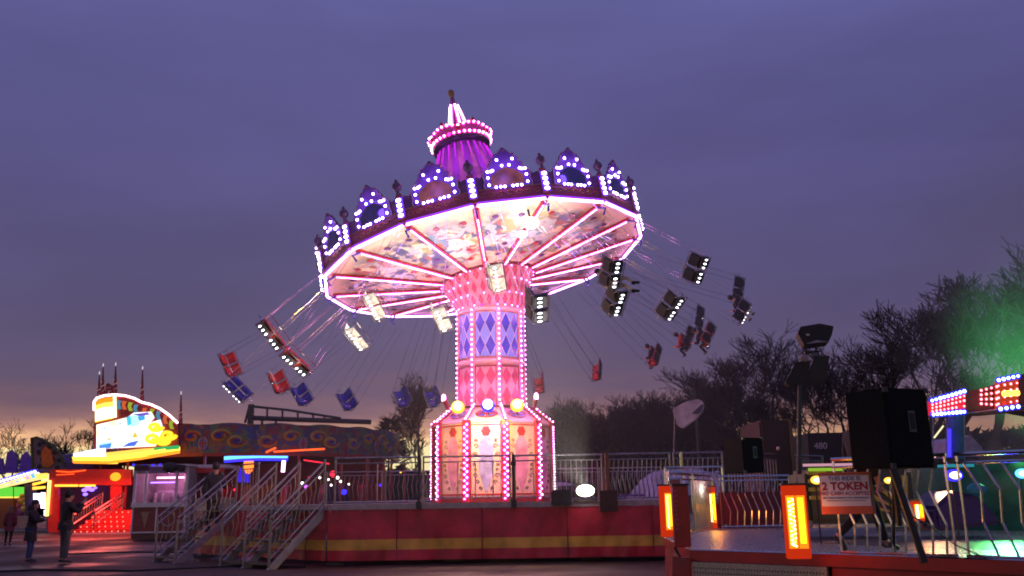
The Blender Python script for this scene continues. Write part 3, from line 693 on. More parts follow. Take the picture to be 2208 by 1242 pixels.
seatspec = [ # px, py, near, shell, label
 (485, 790, 0, SHR, 'red swing bench flung out farthest to the left of the carousel, above a blue one'),
 (503, 845, 0, SHB, 'blue swing bench directly below the leftmost red one'),
 (583, 724, 1, SHR, 'red swing bench with white lamps, highest on the left side'),
 (637, 785, 1, SHR, 'orange lit red swing bench just under the highest bench on the left'),
 (592, 828, 0, SHR, 'red swing bench in the middle of the left cluster above the steel truss'),
 (642, 856, 0, SHB, 'small blue swing bench tucked below the middle red bench on the left'),
 (767, 732, 1, SHW, 'cream swing bench with glowing shells hanging below the left rim of the canopy'),
 (806, 662, 1, SHW, 'white swing bench with glowing shells close against the lower left rim lights'),
 (742, 868, 0, SHB, 'blue swing bench over the right end of the steel truss'),
 (863, 862, 0, SHB, 'blue swing bench in front of the bare tree, left one of two'),
 (930, 862, 0, SHB, 'blue swing bench in front of the bare tree, right one of two'),
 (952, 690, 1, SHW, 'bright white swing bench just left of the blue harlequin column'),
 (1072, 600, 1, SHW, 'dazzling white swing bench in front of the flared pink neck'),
 (1165, 665, 1, SHV, 'swing bench with two stacks of white lamps just right of the column'),
 (1328, 592, 1, SHD, 'black and cream swing bench tight below the right rim of the canopy'),
 (1335, 655, 1, SHD, 'dark swing bench with white lamps below the right rim, second from the canopy'),
 (1512, 583, 1, SHD, 'dark swing bench with white lamps highest on the right side'),
 (1455, 666, 1, SHD, 'dark swing bench with white lamps just below and left of the highest right one'),
 (1606, 678, 1, SHD, 'black swing bench farthest right, the lower one with a pale lit rider'),
 (1598, 628, 0, SHD, 'black swing bench farthest right, the upper one without rider'),
 (1486, 735, 0, SHD, 'black swing bench at the bottom left of the right cluster'),
 (1510, 690, 0, SHD, 'black cross braced swing bench in the middle of the right cluster'),
 (1530, 728, 0, SHR, 'small red lit swing bench lowest at the outer right'),
 (1415, 772, 0, SHR, 'red swing bench with a dark rider above the dark treetops'),
 (1288, 804, 0, SHR, 'empty red swing bench above the treetops right of the column'),
 (1163, 833, 0, SHR, 'red swing bench hanging just right of the column foot'),
]
SEATM = {}
random.seed(4); protos = {}
LAMPB = None
SEATS = []
for (px, py, near, shell, lab) in seatspec:
    Ls = 3.7
    p, A, lat, tan, up, e = solve_seat(px, py, Ls, near)
    M3 = Matrix((lat, tan, up)).transposed()
    root = thing('swing_bench', lab, 'swing seat', p, 'swing benches hung from the carousel')
    key = shell.name
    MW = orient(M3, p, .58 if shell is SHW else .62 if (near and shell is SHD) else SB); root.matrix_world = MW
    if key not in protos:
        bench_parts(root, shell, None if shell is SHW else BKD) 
        for cx in (-.27, .27):
            for j in (-1, 0, 1):
                a_ = MB(); c_ = MB(); a_.ball((cx+j*.15, -.03, -.075), (.030, .075, .024), 8, 5); c_.box((cx+j*.15, -.03, -.055), (.07, .17, .016)); two_mat('seat_lamp', a_, c_, G_SEAT, BLACK, root, V((0, 0, 0)))
        protos[key] = root
    else:
        for ch in list(protos[key].children):
            if ch.name.startswith('chain'): continue
            c = ch.copy(); COL.objects.link(c); c.parent = root
    # four chains up to the sweep
    iv = MW.inverted()
    for sx in (-.5, .5):
        for yy, zz_ in ((.25, .0), (-.3, .45)):
            top = A+lat*(sx*.75)+tan*(.12 if yy > 0 else -.12)
            b0 = V((sx*1.04, yy, zz_)); b1 = iv @ top
            g = MB().tube([b0, b0.lerp(b1, .5)+V((0, .02, 0)), b1], .0085, 4); g.build('chain', CHROME, root, local=True)
    if near and (shell is SHR or shell is SHW): fill_light('seat_fill_light', p-up*.30-tan*.05, 5, (1, .75, .55))  # unseen warm light added under near benches to brighten their shells
    SEATS.append((root, px, py, e))
    print('seat', px, py, 'err %.1f' % e, 'near' if p.y < RY else 'far', [round(x, 1) for x in p])
# ================================================================ platform of the swing ride
PF = [(-8.6, 24.6), (-4.2, 20.4), (4.8, 20.4), (8.2, 23.6), (8.2, 27.6), (4.8, 30.8), (-4.2, 30.8), (-8.6, 27.8)]
plat = thing('ride_platform', 'raised steel deck of the carousel skirted in dark red cloth with a yellow stripe', 'platform', (RX, RY, 0))
MB().prism([V((x, y, DECK-.10)) for x, y in PF], (0, 0, 1), .10).build('deck', mat('deck_plate', (.28, .24, .26), .45, .5, scale=8, bump=.2), plat)
random.seed(2)
def skirt(p, q, z0=.10, z1=DECK-.10, fold=.085, n=70):
    p = V((*p, 0)); q = V((*q, 0)); d = (q-p); L_ = d.length; n_ = V((d.y, -d.x, 0)).normalized(); vs = []; m = 8
    ph = [random.uniform(0, 6) for _ in range(4)]
    for i in range(n+1):
        t = i/n
        for j in range(m+1):
            s = j/m; w_ = fold*(1-s)*(.5*sin(t*L_*2.1+ph[0]+s*2.5)+.35*sin(t*L_*5.3+ph[1]-s*3.)+.22*sin(t*L_*11+ph[2]+s*4)+.16*sin(t*L_*17-s*7+ph[3]))
            sag = -.012*abs(sin(t*L_*PI/.55))*(s > .95)
            vs.append(p+d*t+n_*(.03+w_+.03*(1-s))+V((0, 0, z0+(z1-z0)*s+sag)))
    return MB().add(vs, [(i*(m+1)+j, (i+1)*(m+1)+j, (i+1)*(m+1)+j+1, i*(m+1)+j+1) for i in range(n) for j in range(m)])
SK = zbands('skirt_cloth', [(0, (.62, .02, .05)), (.32, (.85, .42, .06)), (.545, (.62, .02, .055)), (1.3, (.25, .01, .02))], .42, .25)
for i, (p, q) in enumerate(((PF[0], PF[1]), (PF[1], PF[2]), (PF[2], PF[3]))):
    skirt(p, q, n=120 if i == 1 else 70).build('skirt', SK, plat, smooth=True)
    a, b_ = V((*p, 0)), V((*q, 0)); d = (b_-a).normalized(); n_ = V((d.y, -d.x, 0)); L_ = (b_-a).length
    g = MB()
    for k in range(int(L_/.55)+1): g.tube([a+d*(.2+k*.55)+n_*.05+V((0, 0, DECK-.09)), a+d*(.2+k*.55)+n_*.075+V((0, 0, DECK-.15))], .011, 4)
    g.build('skirt_hooks', STEEL, plat)
    for k in range(1, int(L_/1.9)+1):
        c = a+d*(k*1.9-.35)+n_*.085; g = MB(); g.tube([c+V((0, 0, .10+q*.1))+n_*.02*sin(q*1.7+k) for q in range(12)], .012, 4)
        g.build('skirt_seam', mat('seam_tape', (.22, .01, .02), .4), plat)
    M3 = Matrix((d, n_, V((0, 0, 1)))).transposed()
    MB().box((a+b_)/2+n_*.03+V((0, 0, DECK-.045)), (L_, .06, .12), M3).build('edge_beam', mat('pale_edge_beam', (.42, .34, .38), .4, .3), plat)
for (x, y) in PF+[(-1.5, 20.9), (1.8, 20.9), (0, 25), (-6.6, 23.2)]:
    g = MB().box((x*.96, y+(.3 if y < 24 else -.3), .6), (.12, .12, 1.2)); g.box((x*.96, y+(.3 if y < 24 else -.3), .03), (.4, .4, .06)); g.build('jack_leg', DKSTEEL, plat)

def railing(p, q, label, z=DECK, h=1.04, gap=.10, style='straight', name='railing', group='railing panels round the carousel deck', bottom=.06, second=.12, posts=2, mat_=None, mid=0, r=.012, pr=.024):
    p = V((*p, 0)); q = V((*q, 0)); d = q-p; L_ = d.length; d.normalize(); n_ = V((d.y, -d.x, 0)); mat_ = mat_ or STEEL
    t = thing(name, label, 'railing', (p+q)/2+V((0, 0, z)), group); Z = V((0, 0, 1))
    MB().tube([p+Z*(z+h), q+Z*(z+h)], .024, 6).build('top_rail', mat_, t)
    MB().tube([p+Z*(z+h-second), q+Z*(z+h-second)], .016, 6).build('second_rail', mat_, t)
    MB().tube([p+Z*(z+bottom), q+Z*(z+bottom)], .018, 6).build('bottom_rail', mat_, t)
    for k in range(posts):
        c = p+d*(.02+(L_-.04)*k/(posts-1)); MB().tube([c+Z*z, c+Z*(z+h)], pr, 6).build('post', mat_, t)
    n = max(1, int(L_/gap)); g = MB(); zt_, zb_ = z+h-second, z+bottom; H = zt_-zb_
    for k in range(1, n):
        c = p+d*(L_*k/n)
        if style == 'straight': pts = [c+Z*zb_, c+Z*zt_]
        elif style == 'bulge': pts = [c+Z*zt_, c+Z*(zt_-H*.25)+n_*.01-d*.02, c+Z*(zt_-H*.45)+n_*.09-d*.05, c+Z*(zb_+H*.2)+n_*.08, c+Z*zb_]
        elif style == 'zig': pts = [c+Z*zt_, c+Z*(zt_-H*.30)-d*.07, c+Z*(zb_+H*.33)+d*.06, c+Z*zb_+d*.03]
        elif style == 'zag': pts = [c+Z*zt_-d*.10, c+Z*(zt_-H*.30)+d*.04, c+Z*(zb_+H*.36)+d*.02, c+Z*zb_+d*.13]
        g.tube(pts, r, 5)
    g.build('balusters', mat_, t); return t
railing((-4.1, 20.45), (-2.15, 20.45), 'sparse grey railing panel of the carousel deck beside the wide stairs', gap=.75)
railing((-2.1, 20.45), (-.1, 20.45), 'sparse grey railing panel crossing the front left of the pink tower base', gap=.34, bottom=.12)
railing((-.02, 20.45), (.86, 20.45), 'narrow railing panel crossing the right edge of the pink tower base', gap=.4, bottom=.12)
railing((.92, 20.45), (2.0, 20.45), 'front railing panel right of the pink tower, behind the round white floodlight', gap=.115)
railing((2.05, 20.45), (3.55, 20.45), 'front railing panel with curved bars in front of the lilac domed cover', gap=.105, style='bulge')
railing((3.6, 20.45), (4.75, 20.45), 'rightmost front railing panel of the carousel deck near the amber post', gap=.105, style='bulge')
railing((4.85, 20.5), (8.1, 23.6), 'angled railing panel at the right corner of the carousel deck', gap=.13)
for i, (x0, x1) in enumerate(((-6.4, -4.5), (-4.4, -2.5), (-2.4, -.6), (.9, 2.9), (3.0, 5.0))):
    railing((x0, 30.6), (x1, 30.6), ['leftmost panel of the far railing behind the carousel deck', 'second panel from the left of the far railing behind the deck', 'far railing panel just left of the pink tower, before the red van', 'far railing panel just right of the pink tower base', 'far railing panel behind the lilac domed cover'][i], gap=.15, style='bulge', group='far railing behind the deck')
dv = V((-.724, .69, 0))
railing((-6.4, 22.5), (-7.0, 23.08), 'short railing piece between the two staircases', gap=.12)
def dark_pole(px, label, y=20.3):
    p = P(px, 1092, y); g = MB().tube([V((p.x, y, DECK-.12)), V((p.x, y, DECK+1.06))], .033, 6); g.box((p.x, y, DECK-.02), (.12, .1, .16)); g.box((p.x, y, DECK+.85), (.1, .08, .1))
    solo(g, 'clamp_post', DKSTEEL, label, 'post', (p.x, y, DECK-.12), 'dark clamp posts on the deck edge')
dark_pole(903, 'dark clamp post on the deck edge in front of the bare tree')
dark_pole(1108, 'dark clamp post on the deck edge in front of the tower base')

# red posts with light at the right gate
for (px, c, lab) in ((1301, G_REDL, 'slim post with a row of red lamps beside the brown gate post'), ):
    p = P(px, 1080, 20.6); t = thing('lamp_post', lab, 'post', (p.x, 20.6, DECK)); MB().box((p.x, 20.6, DECK+.5), (.05, .05, 1.0)).build('post', DKRED, t)
    g = MB()
    for k in range(9): g.ball((p.x, 20.57, DECK+.12+k*.05), .016, 5, 4)
    g.build('lamp_row', c, t)
for (px, wd, lab, hh) in ((1312, .085, 'brown square gate post on the deck edge right of the floodlight', 1.06), (1474, .06, 'bright steel gate post at the right of the lilac domed cover', 1.06)):
    p = P(px, 1080, 20.36); g = MB().box((p.x, 20.36, DECK+hh/2), (wd, wd, hh)); solo(g, 'gate_post', mat('brown_post', (.16, .05, .03), .5) if wd > .07 else CHROME, lab, 'post', (p.x, 20.36, DECK), bevel=.006)
p = P(1312, 1075, 20.2); g = MB().box((p.x+.0, 20.24, DECK-.0), (.40, .2, .46)); g.box((p.x, 20.12, DECK-.16), (.08, .04, .12)); solo(g, 'control_box', mat('brown_box', (.06, .02, .02), .5), 'dark brown control box on the deck edge right of the round white floodlight', 'box', (p.x, 20.2, DECK-.22), bevel=.01)
# the white floodlight standing on the deck edge
p = P(1262, 1058, 20.2)
fl = thing('floodlight', 'round glaring white floodlight on the front edge of the carousel deck', 'floodlight', (p.x, 20.2, DECK))
MB().box((p.x, 20.28, p.z), (.46, .14, .30)).build('housing', DKSTEEL, fl, bevel=.03)
MB().ball((p.x, 20.17, p.z), (.20, .06, .125), 14, 8).build('lens', glow('flood_lens', (1, .86, .7), 20), fl, smooth=True)
MB().tube([(p.x-.25, 20.28, p.z), (p.x-.25, 20.28, DECK+.02), (p.x+.25, 20.28, DECK+.02), (p.x+.25, 20.28, p.z)], .02, 5).build('bracket', DKSTEEL, fl)
ld = bpy.data.lights.new('floodlight_beam', 'SPOT'); ld.energy = 2200; ld.color = (1, .9, .78); ld.spot_size = R_(76); ld.spot_blend = .6; ld.shadow_soft_size = .1
lo = bpy.data.objects.new('floodlight_beam', ld); COL.objects.link(lo); lo.location = (p.x, 20.0, p.z+.05)
lo.rotation_euler = (V(lo.location)-V((-1.4, 18.6, 7.0))).to_track_quat('Z', 'Y').to_euler()
# dark footlight box beside tower
p = P(1210, 1072, 20.3); g = MB().box((p.x, 20.35, DECK+.07), (.46, .3, .30)); g.box((p.x, 20.3, DECK+.24), (.4, .2, .04)); solo(g, 'cable_box', DKSTEEL, 'low dark cable box at the right foot of the pink tower base', 'box', (p.x, 20.35, DECK-.08), bevel=.015)
# painted edge stretch lit below flood
# ---- stairs
def stairs(top, width, run, steps, label, three):
    top = V((*top, 0)); w = dv.normalized(); r = V((-.69, -.724, 0)).normalized(); Z = V((0, 0, 1))
    t = thing('metal_stairs', label, 'stairs', top+r*run, 'metal stairs up to the carousel deck')
    nS = 3 if three else 2
    for k in range(nS):
        a = top+w*(width*k/(nS-1)); g = MB()
        e = .026; s_ = [a-w*e+Z*(DECK-.02), a-w*e+r*run+Z*.06, a-w*e+r*(run+.06)+Z*0., a-w*e+r*(run-.16)+Z*0, a-w*e+Z*(DECK-.27)]
        g.prism(s_, w, e*2); g.build('stringer', mat('pale_galvanised', (.42, .41, .42), .4, .6), t)
    for k in range(steps):
        f = (k+.5)/steps; c = top+r*(run*f)+w*(width/2)+Z*(DECK*(1-(k+1)/(steps+.0))+DECK/steps*.5)
        M3 = Matrix((w, r, Z)).transposed(); MB().box(c, (width-.06, run/steps*.98, .035), M3).build('tread', mat('dark_tread', (.1, .09, .1), .4, .7, scale=20, bump=.5), t)
    for k in range(nS):
        a = top+w*(width*k/(nS-1))
        for (h, rr) in ((1.0, .024), (.84, .018), (.14, .016)):
            MB().tube([a+Z*(DECK+h-.03), a+r*run+Z*(h+.06)], rr, 6).build('hand_rail', STEEL, t)
        for f in (0., 1.): MB().tube([a+r*run*f+Z*(DECK*(1-f)), a+r*run*f+Z*(DECK*(1-f)+1.02)], .03, 6).build('post', mat('worn_post_metal', (.3, .29, .26), .45, .7), t)
        g = MB(); nb = 11
        for j in range(1, nb):
            f = j/nb; c = a+r*run*f+Z*(DECK*(1-f)); g.tube([c+Z*.14, c+Z*.34+r*.03, c+Z*.6-r*.03, c+Z*.83], .010, 4)
        g.build('balusters', STEEL, t)
    return t
stairs((-4.32, 20.42), 2.05, 1.32, 6, 'wide metal staircase with three handrails up to the left corner of the carousel deck', True)
stairs((-7.15, 23.15), 1.1, 1.5, 6, 'narrow metal staircase farther left, beside the ice cream kiosk', False)

# ================================================================ people
def skin_mesh(name, joints, edges, root, sub=2):
    "joints {name:(pos, radius)} grown into one body surface"
    me = bpy.data.meshes.new(name); ks = list(joints); me.from_pydata([joints[k][0] for k in ks], [(ks.index(a), ks.index(b_)) for a, b_ in edges], [])
    o = bpy.data.objects.new(name, me); COL.objects.link(o)
    o.modifiers.new('s', 'SKIN'); sv = me.skin_vertices[0].data
    for i, k in enumerate(ks): r = joints[k][1]; sv[i].radius = r if isinstance(r, tuple) else (r, r); sv[i].use_root = (k == root)
    ss = o.modifiers.new('ss', 'SUBSURF'); ss.levels = ss.render_levels = sub
    bpy.context.view_layer.update(); dg = bpy.context.evaluated_depsgraph_get(); m2 = bpy.data.meshes.new_from_object(o.evaluated_get(dg))
    bpy.data.objects.remove(o); m2.name = name; m2.materials.clear(); m2.polygons.foreach_set('use_smooth', [True]*len(m2.polygons)); return m2
def chain_names(pairs): return pairs
SKIN = mat('skin', (.5, .28, .2), .5)
def person(label, loc, yaw, h, pose, top_m, leg_m, hair_m, shoe_m, coat_len=.0, hood=False, group=None, M=None, legs_only=False):
    """pose: offsets in body units (x right, y forward, z up, for 1.75 m); built facing +Y then turned by yaw"""
    k = h/1.75
    J = dict(pel=(0, 0, .95), sp=(0, .0, 1.12), ch=(0, -.01, 1.30), nk=(0, 0, 1.47), hd0=(0, .02, 1.56), hd1=(0, .025, 1.66),
             hipL=(-.10, 0, .90), knL=(-.11, .03, .50), anL=(-.11, 0, .10), toL=(-.12, .17, .035), hipR=(.10, 0, .90), knR=(.11, .03, .50), anR=(.11, 0, .10), toR=(.12, .17, .035),
             shL=(-.18, 0, 1.41), elL=(-.23, -.02, 1.13), wrL=(-.23, .06, .88), shR=(.18, 0, 1.41), elR=(.23, -.02, 1.13), wrR=(.23, .06, .88))
    J.update(pose); J = {a: V(p)*k for a, p in J.items()}
    R1 = dict(pel=(.115, .10), sp=(.105, .09), ch=(.125, .10), nk=.05, hd0=(.07, .08), hd1=(.075, .09), hipL=.085, knL=.055, anL=.038, toL=.03, hipR=.085, knR=.055, anR=.038, toR=.03,
              shL=.055, elL=.042, wrL=.028, shR=.055, elR=.042, wrR=.028)
    sc_ = lambda r, f=1.: tuple(x*k*f for x in r) if isinstance(r, tuple) else r*k*f
    ed = [('pel', 'sp'), ('sp', 'ch'), ('ch', 'nk'), ('nk', 'hd0'), ('hd0', 'hd1'), ('pel', 'hipL'), ('hipL', 'knL'), ('knL', 'anL'), ('anL', 'toL'), ('pel', 'hipR'), ('hipR', 'knR'), ('knR', 'anR'), ('anR', 'toR'),
          ('ch', 'shL'), ('shL', 'elL'), ('elL', 'wrL'), ('ch', 'shR'), ('shR', 'elR'), ('elR', 'wrR')]
    joints = {a: (J[a], sc_(R1[a], .72 if a in ('pel', 'sp', 'ch', 'hipL', 'hipR', 'shL', 'shR', 'elL', 'elR', 'knL', 'knR') else 1.)) for a in J}
    for s in 'LR':     # hands: palm and five fingers
        w_, e = J['wr'+s], J['el'+s]; d = (w_-e).normalized(); side = d.cross(V((0, 0, 1)) if abs(d.z) < .8 else V((1, 0, 0))).normalized(); cu = side.cross(d)
        pm = w_+d*.07*k; joints['pm'+s] = (pm, (.030*k, .018*k)); ed.append(('wr'+s, 'pm'+s))
        for i, (o_, ln) in enumerate(((-.027, .065), (-.009, .078), (.009, .074), (.027, .058))):
            a, b2 = pm+d*.035*k+side*o_*k, pm+d*(.035+ln*.6)*k+side*o_*1.15*k+cu*.012*k; c2 = b2+d*ln*.3*k+cu*.03*k
            for n_, p_ in (('f%d' % i, a), ('g%d' % i, b2), ('h%d' % i, c2)): joints[n_+s] = (p_, .0085*k)
            ed += [('pm'+s, 'f%d' % i+s), ('f%d' % i+s, 'g%d' % i+s), ('g%d' % i+s, 'h%d' % i+s)]
        joints['t0'+s] = (pm-side*.035*k+cu*.01*k, .010*k); joints['t1'+s] = (pm-side*.055*k+d*.03*k+cu*.02*k, .009*k)
        ed += [('pm'+s, 't0'+s), ('t0'+s, 't1'+s)]
    t = thing('person', label, 'person', loc, group); LOC[t.name] = V((0, 0, 0))
    if M is None: t.rotation_euler = (0, 0, yaw)
    else: t.matrix_world = M
    def put(name, me, m, par=t): me.materials.append(m); o = bpy.data.objects.new(name, me); COL.objects.link(o); o.parent = par; return o
    body = put('body', skin_mesh('body', joints, ed, 'pel'), SKIN)
    def garment(name, names, eds, f, m, add_=0.02, over=None):
        jj = {a: (J[a], (tuple(x*k+add_*k for x in R1[a]) if isinstance(R1[a], tuple) else R1[a]*k+add_*k)) for a in names}
        if over:
            for a, (p_, r_) in over.items(): jj[a] = (V(p_)*k, tuple(x*k for x in r_))
        return put(name, skin_mesh(name, jj, eds, names[0]), m)
    te = [('pel', 'sp'), ('sp', 'ch'), ('ch', 'shL'), ('shL', 'elL'), ('elL', 'wrL'), ('ch', 'shR'), ('shR', 'elR'), ('elR', 'wrR')]
    tn = ['pel', 'sp', 'ch', 'shL', 'elL', 'wrL', 'shR', 'elR', 'wrR']; over = {}
    if coat_len:
        mx_ = (J['knL']+J['knR'])/(2*k)*.5+V((0, 0, J['pel'].z/k))*.0
        over['hem'] = ((0, .0, .95-coat_len), (.185, .155)); over['pel'] = ((0, 0, .95), (.165, .15)); te = te+[('pel', 'hem')]
    else: te = te+[('ch', 'nc')]; over['nc'] = (tuple(J['nk']/k), (.062, .062)); 
    if coat_len: te.append(('ch', 'nc')); over['nc'] = (tuple(J['nk']/k), (.066, .066))
    garment('jacket', tn, te, 1, top_m, .034, over)
    cl_ = coat_len or .13; g = MB(); vs = []; n_ = 16; zt0 = (.99+.06)*k
    for j in range(6):
        f = j/5; zc = zt0-(.10+cl_)*k*f; rx, ry = (.165+.045*f)*k, (.13+.05*f)*k
        for q in range(n_): a_ = q*2*PI/n_; w_ = 1+.05*f*sin(q*2.4); vs.append(V((rx*w_*cos(a_), ry*w_*sin(a_), zc)))
    g.add(vs, [(j*n_+q, j*n_+(q+1) % n_, (j+1)*n_+(q+1) % n_, (j+1)*n_+q) for j in range(5) for q in range(n_)])
    if M is None: g.build('coat_skirt', top_m, t, local=True, smooth=True)
    garment('trousers', ['pel', 'hipL', 'knL', 'anL', 'hipR', 'knR', 'anR'], [('pel', 'hipL'), ('hipL', 'knL'), ('knL', 'anL'), ('pel', 'hipR'), ('hipR', 'knR'), ('knR', 'anR')], 1, leg_m, .014)
    for s in 'LR':
        an, to = J['an'+s], J['to'+s]; jj = {'a': (an, .052*k), 'h': (an+(an-to).normalized()*.03*k+V((0, 0, -.05*k)), (.045*k, .04*k)), 'm': (an.lerp(to, .6), (.05*k, .038*k)), 't': (to+(to-an).normalized()*.02, (.042*k, .03*k))}
        put('shoe', skin_mesh('shoe', jj, [('a', 'h'), ('a', 'm'), ('m', 't')], 'a', 1), shoe_m)
    hc = J['hd1']; fd = V((0, 1, 0)); g = MB()     # hair / hood cap
    g.ball(hc+V((0, -.018*k, .03*k)), (.098*k, .112*k, .112*k), 14, 10)
    if hood: g.ball(J['nk']+V((0, -.05*k, .06*k)), (.12*k, .11*k, .12*k), 12, 8)
    hair = g.build('hood' if hood else 'hair', hair_m, t, local=True, smooth=True)
    if True:
        g = MB(); face = hc+V((0, .083*k, -.035*k))
        g.ball(hc+V((0, .035*k, -.035*k)), (.072*k, .07*k, .105*k), 14, 10); g.ball(face+V((0, .018*k, -.01*k)), (.012*k, .02*k, .024*k), 6, 5)
        for s in (-1, 1): g.ball(hc+V((s*.083*k, -.0, -.035*k)), (.012*k, .022*k, .032*k), 6, 5)
        f_ = g.build('face', SKIN, t, local=True, smooth=True)
        g = MB()
        for s in (-1, 1): g.ball(hc+V((s*.03*k, .10*k, -.02*k)), (.012*k, .008*k, .007*k), 6, 4)
        g.build('eyes', BLACK, f_, local=True); MB().ball(hc+V((0, .098*k, -.085*k)), (.024*k, .008*k, .006*k), 6, 4).build('mouth', mat('lips', (.3, .08, .07), .5), f_, local=True)
    return t, J
NAVY = mat('black_jacket_cloth', (.02, .017, .022), .8); GREYT = mat('grey_trouser_cloth', (.09, .085, .10), .8); JEAN = mat('blue_jean_cloth', (.03, .06, .17), .8)
MAROON = mat('maroon_coat_cloth', (.16, .03, .05), .8); HAIR = mat('dark_hair', (.018, .012, .012), .6); SHOE = mat('dark_shoe', (.03, .03, .035), .5); FUR = mat('fur_trim', (.2, .13, .11), .9)
PLEG = mat('dark_trousers', (.010, .009, .016), .8)
# standing man taking a phone picture, facing away to the right
t, J = person('standing person in black jacket and grey trousers holding a phone up to film the rides', P(134, 1212, 22.6)*1+V((0, 0, -P(134, 1212, 22.6).z)), R_(-38), 1.72,
    dict(elR=(.24, .16, 1.24), wrR=(.12, .34, 1.45), elL=(-.20, .18, 1.24), wrL=(-.02, .36, 1.46), anL=(-.09, .02, .10), toL=(-.12, .19, .035)), NAVY, GREYT, HAIR, SHOE)
g = MB().box((.06, .44, 1.55), (.085, .012, .16)); ph = solo(g, 'phone', BLACK, 'dark phone held up in both hands by the person in grey trousers', 'phone', (0, 0, 0))
ph.rotation_euler = t.rotation_euler; ph.location = t.location
l2 = P(60, 1212, 23.2); l2.z = 0
person('person in long dark hooded coat and blue jeans standing side on', l2, R_(-78), 1.52,
    dict(elR=(.2, .14, 1.15), wrR=(.10, .36, 1.22), elL=(-.2, .14, 1.15), wrL=(-.06, .36, 1.24), hd1=(0, .05, 1.65)), NAVY, JEAN, NAVY, SHOE, coat_len=.34, hood=True)
l3 = P(16, 1178, 33.); l3.z = 0
person('child in a maroon coat with a fur edged hood walking at the far left', l3, R_(20), 1.36,
    dict(knL=(-.11, .10, .52), anL=(-.11, .05, .1), toL=(-.12, .2, .05), knR=(.1, .0, .5), anR=(.1, -.14, .12), toR=(.11, -.02, .04)), MAROON, PLEG, FUR, SHOE, coat_len=.3, hood=True)
person('person in dark clothes standing on the narrow metal stairs with back turned', (-7.9, 23.75, .62), R_(12), 1.78,
    dict(elR=(.25, .08, 1.16), wrR=(.2, .28, 1.18)), NAVY, PLEG, HAIR, SHOE)

# riders on some benches
for i, (pts, lab) in enumerate((([(-12.5, 19.4), (-10.5, 20.3), (-8.2, 19.6), (-6.2, 20.6), (-4.6, 20.0)], 'black power cable snaking over the tarmac toward the wide stairs'), ([(-13, 26.5), (-11.4, 27.2), (-9.6, 26.4), (-8.8, 25.2)], 'black power cable on the tarmac beside the narrow stairs'))):
    solo(MB().tube([V((x, y, .02)) for x, y in pts], .022, 6), 'power_cable', RUBBER, lab, 'cable', (*pts[0], .02))
def rider(idx, seat_x, label, tm, lm):
    root = SEATS[idx][0]
    M = orient(root.rotation_euler.to_matrix(), root.location)
    M = M @ Matrix.Translation((seat_x*SB, -.02, -.62))
    pose = dict(hd1=(0, .0, 1.66), knL=(-.12, .42, .93), anL=(-.13, .50, .55), toL=(-.13, .66, .50), knR=(.12, .42, .93), anR=(.13, .46, .56), toR=(.13, .62, .52),
                sp=(0, -.03, 1.10), ch=(0, -.08, 1.28), nk=(0, -.10, 1.46), hd0=(0, -.08, 1.56), shL=(-.18, -.08, 1.40), shR=(.18, -.08, 1.40), elL=(-.26, .08, 1.2), wrL=(-.3, .24, 1.3), elR=(.26, .08, 1.2), wrR=(.3, .24, 1.3))
    pose['hd1'] = (0, -.07, 1.66)
    return person(label, M.translation, 0, 1.25, pose, tm, lm, HAIR, SHOE, M=M)
PALE = mat('pale_trousers', (.6, .5, .4), .7); REDJ = mat('red_jacket_cloth', (.35, .03, .02), .7)
rider(23, 0, 'rider in dark clothes seated in the red bench above the dark treetops', NAVY, REDJ)
rider(22, -.27, 'rider in a dark jacket on the lowest bench at the outer right', NAVY, PLEG)
rider(18, .27, 'rider with pale trousers on the bench farthest right', NAVY, PALE)
rider(20, -.27, 'rider in red on the lower end of the cross braced black bench', REDJ, PLEG)
rider(14, -.27, 'rider in pale clothes on the bench tight under the right rim', PALE, PALE)
# ================================================================ round ride with painted boards (behind, left)
WX, WY, WR = -15.8, 54.0, 8.7
wz = thing('covered_ride', 'round covered ride with scroll painted boards and union shields, red neon under its roof', 'fairground ride', (WX, WY, 0))
def wp(a, r, z): return V((WX+r*sin(a), WY-r*cos(a), z))
MB().lathe([(0, .9), (WR+.3, .9), (WR+.3, .0)], 48, (WX, WY, 0)).build('ride_floor', mat('ride_floor_boards', (.16, .05, .05), .4), wz)
MB().lathe([(WR-.1, 5.3), (WR*.6, 5.55), (.3, 5.75)], 40, (WX, WY, 0)).build('roof', mat('dark_tarpaulin', (.03, .025, .04), .7), wz)
MB().lathe([(0, 3.95), (WR-.15, 3.95)], 40, (WX, WY, 0)).build('ceiling', mat('dark_ceiling', (.16, .015, .02), .5), wz)
MB().lathe([(WR-.9, .9), (WR-.9, 3.95)], 24, (WX, WY, 0), a0=R_(10), a1=R_(170)).build('back_wall', mat('backdrop_red', (.25, .02, .03), .5), wz)
nb = 22
WPAINT = paint('fairground_art', (.11, .08, .14), [(.32, .15, .04), (.05, .08, .3), (.28, .04, .06), (.12, .2, .12)], scale=.75, thr=.53)
